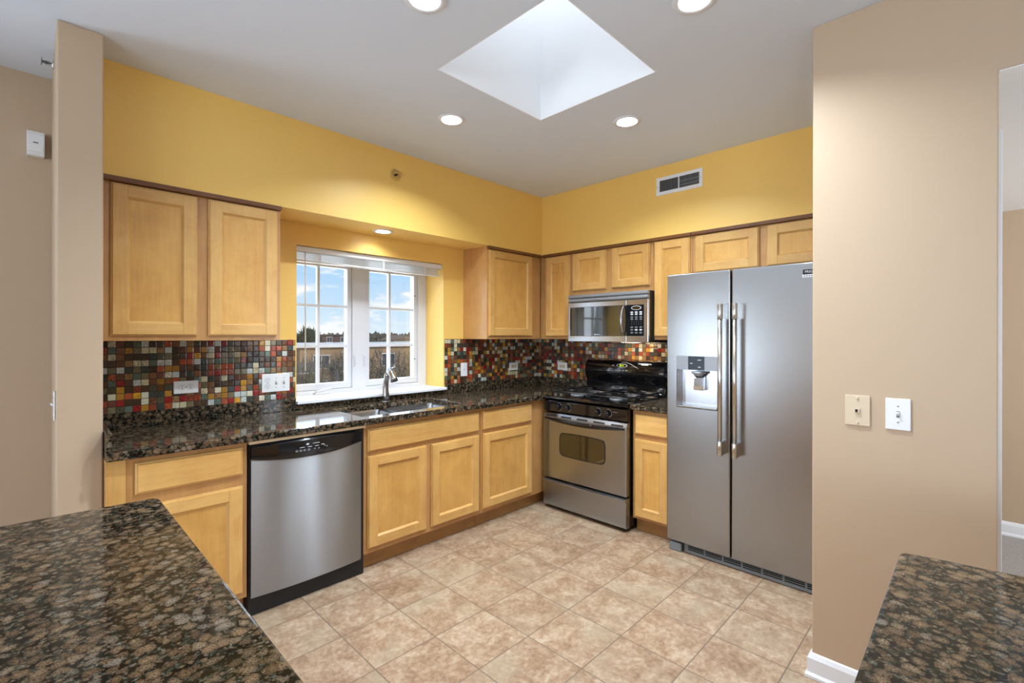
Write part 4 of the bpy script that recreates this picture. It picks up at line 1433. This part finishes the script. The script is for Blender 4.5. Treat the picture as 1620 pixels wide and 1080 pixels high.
# ------------------------------------------------------------------ unseen windows; living room and hall ones added for fill
for n_, (ya, yb) in ((3, (2.65, 4.45)), (4, (4.95, 6.75))):
    wn_ = struct('window_%d' % n_, MB().slab([ya, ya + 0.06, (ya + yb) / 2 - 0.04, (ya + yb) / 2 + 0.04, yb - 0.06, yb], [0.65, 0.71, 2.19, 2.25], 8.44, 8.5, [(1, 1), (3, 1)], 'yzx'), 'white_trim')  # added out of view as openings for the room fill lights
    MB().box(8.468, 8.472, ya + 0.05, yb - 0.05, 0.70, 2.20).build('glass_pane', 'window_glass', wn_)
wn_ = struct('window_6', MB().slab([4.9, 4.97, 6.42, 6.48, 7.93, 8.0], [0.45, 0.52, 1.88, 1.95], -0.36, -0.30, [(1, 1), (3, 1)], 'xzy'), 'white_trim')
MB().box(4.95, 7.95, -0.332, -0.328, 0.51, 1.89).build('glass_pane', 'window_glass', wn_)
wn_ = struct('window_5', MB().slab([-1.0, -0.94, 0.54, 0.6], [0.75, 0.81, 2.19, 2.25], 6.53, 6.58, [(1, 1)], 'xzy'), 'white_trim')  # added hall-end window, out of view, opening for the hall fill
MB().box(-0.95, 0.55, 6.553, 6.557, 0.80, 2.20).build('glass_pane', 'window_glass', wn_)

# ------------------------------------------------------------------ outdoors
GZ = -12.0
struct('ground_outside', MB().box(-420, 260, -520, -0.9, GZ - 0.5, GZ), 'outside_ground')


def facade_windows(parent, x_list, z_list, y, w_, h_, frame_m='roof_pale'):
    for x in x_list:
        for z in z_list:
            f_ = MB().box(x - w_ / 2 - 0.12, x + w_ / 2 + 0.12, y, y + 0.08, z - 0.12, z + h_ + 0.12).build('window', frame_m, parent)
            MB().box(x - w_ / 2, x - 0.05, y + 0.08, y + 0.12, z, z + h_).build('pane', 'dark_pane', f_)
            MB().box(x + 0.05, x + w_ / 2, y + 0.08, y + 0.12, z, z + h_).build('pane', 'dark_pane', f_)


tb = empty('apartment_building', (-28, -56, GZ), 'tan brick apartment block with flat pale roof behind the bare trees', 'building')
MB().box(-44, -17.2, -64, -50, GZ, 0.05).build('walls', 'tan_brick', tb)
MB().box(-44.3, -16.9, -64.3, -49.7, 0.05, 0.40).build('roof', 'roof_pale', tb)
facade_windows(tb, (-19.6, -24.2, -28.2, -33.0, -38.2), (-2.3, -5.2, -8.1), -50, 1.7, 1.4)
for x in (-17.6, -22.0):
    for z in (-2.6, -5.5, -8.4):
        b_ = MB().slab([x - 1.1, x - 1.0, x + 1.0, x + 1.1], [-49.98, -48.6, -48.5], z, z + 1.05, [(1, 0)]).build('balcony', 'balcony_grey', tb)
        MB().box(x - 1.1, x + 1.1, -49.98, -48.5, z - 0.15, z).build('balcony_floor', 'roof_pale', b_)
db = empty('apartment_building', (-58, -150, GZ), 'dark brick apartment block on the horizon seen through the first sash', 'building')
MB().box(-69.5, -40, -158, -140, GZ, 1.45).build('walls', 'dark_brick', db)
MB().box(-69.8, -39.7, -158.3, -139.7, 1.45, 1.8).build('roof', 'balcony_grey', db)
facade_windows(db, (-48, -52.5, -57, -61.5, -66), (-0.6, -3.8), -140, 1.6, 1.5)
wb = empty('flat_roofed_building', (-90, -112, GZ), 'low building with long white flat roof seen through the second sash', 'building')
MB().box(-78, -50, -106, -92, GZ, -1.35).build('walls', 'house_cream', wb)
MB().box(-78.4, -49.6, -106.4, -91.6, -1.35, -0.95).build('roof', 'roof_pale', wb)
hs = empty('house', (-76, -122, GZ), 'cream house with brown roof among the distant trees', 'house')
MB().box(-80, -72.5, -128, -121, GZ, 0.1).build('walls', 'house_cream', hs)
MB().prism([(-80.6, 0.1), (-71.9, 0.1), (-76.2, 1.6)], -128.4, -120.6, 'xzy').build('roof', 'house_roof', hs)
facade_windows(hs, (-78, -74.5), (-1.5,), -121, 1.2, 1.1)


def tree(name, label, cat, x, y, top, rx, rz, m_, n, group=None, wid=0.05, ln=1.0):
    o = empty(name, (x, y, GZ), label, cat, group)
    tk = MB()
    cz = top - rz
    tk.tube([(x, y, GZ), (x + 0.1, y, (GZ + cz) / 2), (x, y + 0.1, cz), (x, y, top - 0.6)], [0.28, 0.2, 0.12, 0.03], 8)
    rng = random.Random(int(x * 31 + y * 17))
    for k in range(12):
        a, el = rng.uniform(0, 6.28), rng.uniform(0.2, 0.9)
        L = rx * rng.uniform(0.6, 0.95)
        z_ = cz - rz * 0.5 + rng.uniform(0, rz)
        p0 = Vector((x, y, z_))
        p1 = p0 + Vector((math.cos(a) * math.cos(el), math.sin(a) * math.cos(el), math.sin(el))) * L
        tk.tube([p0, (p0 + p1) / 2 + Vector((0, 0, -0.1)), p1], [0.09, 0.06, 0.02], 6)
    tk.build('trunk', 'tree_bark', o)
    cr = MB()
    V_, F_ = [], []
    for k in range(n):
        while True:
            p = Vector((rng.uniform(-1, 1), rng.uniform(-1, 1), rng.uniform(-1, 1)))
            if p.length < 1 and p.length > rng.uniform(0, 0.7):
                break
        c_ = Vector((x + p.x * rx, y + p.y * rx, cz + p.z * rz))
        d = Vector((p.x + rng.gauss(0, 0.5), p.y + rng.gauss(0, 0.5), p.z + 0.15 + rng.gauss(0, 0.6))).normalized() * ln * rng.uniform(0.5, 1.2)
        s_ = d.cross(Vector((rng.gauss(0, 1), rng.gauss(0, 1), rng.gauss(0, 1)))).normalized() * wid
        b_ = len(V_)
        V_ += [c_ - s_, c_ + s_, c_ + d]
        F_.append((b_, b_ + 1, b_ + 2))
    cr.add(V_, F_)
    cr.build('crown', m_, o, recalc=False)
    return o


BT = 'bare brown tree in the tangle outside the kitchen window'
BG = 'bare trees outside the window'
GT = 'greenish bushy tree in the tangle outside the kitchen window'
for x, y, top, rx, rz in ((-8.56, -27.46, -0.05, 1.45, 4.6), (-10.72, -26.51, 0.15, 1.4, 4.8), (-12.87, -25.37, 0.45, 1.45, 5.0), (-14.92, -24.08, 0.3, 1.4, 4.8), (-13.25, -35.25, -0.1, 1.9, 4.6), (-18.68, -32.37, 0.25, 2.0, 5.2)):
    tree('bare_tree', BT, 'tree', x, y, top, rx, rz, 'bare_twigs', 3000, BG, 0.026, 0.7)
for x, y, top, rx, rz in ((-15.98, -33.93, -0.2, 1.9, 4.6), (-5.61, -18.95, -0.45, 1.0, 3.6), (-7.18, -18.22, -0.40, 0.95, 3.6), (-8.78, -17.33, -0.3, 1.0, 3.8)):
    tree('bushy_tree', GT, 'tree', x, y, top, rx, rz, 'green_twigs', 2400, 'greenish trees outside the window', 0.03, 0.5)
tree('conifer_tree', 'dark conifer standing in front of the dark brick block', 'tree', -39.6, -104, 2.9, 2.6, 7.4, 'conifer_green', 2600, None, 0.16, 1.3)
tree('round_evergreen', 'dark rounded evergreen rising above the dark brick block', 'tree', -52.5, -132, 3.3, 3.0, 5.6, 'conifer_green', 2200, None, 0.18, 1.2)

tl = MB()
rng = random.Random(3)
V, F = [], []
for k in range(9000):
    x = rng.uniform(-260, 20)
    y = rng.uniform(-235, -190)
    bump_ = 1.6 * math.sin(x * 0.11) + 1.3 * math.sin(x * 0.37 + 1) + 0.8 * math.sin(x * 0.9)
    top = 1.9 + 0.35 * bump_ + (0.9 if x < -110 else 0.0)
    z = rng.uniform(-9, top)
    b_ = len(V)
    s_ = rng.uniform(1.2, 2.4)
    V += [(x - s_, y, z - s_), (x + s_, y + rng.uniform(-1, 1), z - s_), (x + rng.uniform(-1, 1), y, z + rng.uniform(0, 0.9))]
    F.append((b_, b_ + 1, b_ + 2))
tl.add(V, F)
o = tl.build('treeline', 'far_wood', recalc=False)
tag(o, 'long brown wooded ridge along the horizon outside', 'treeline')
o['kind'] = 'stuff'
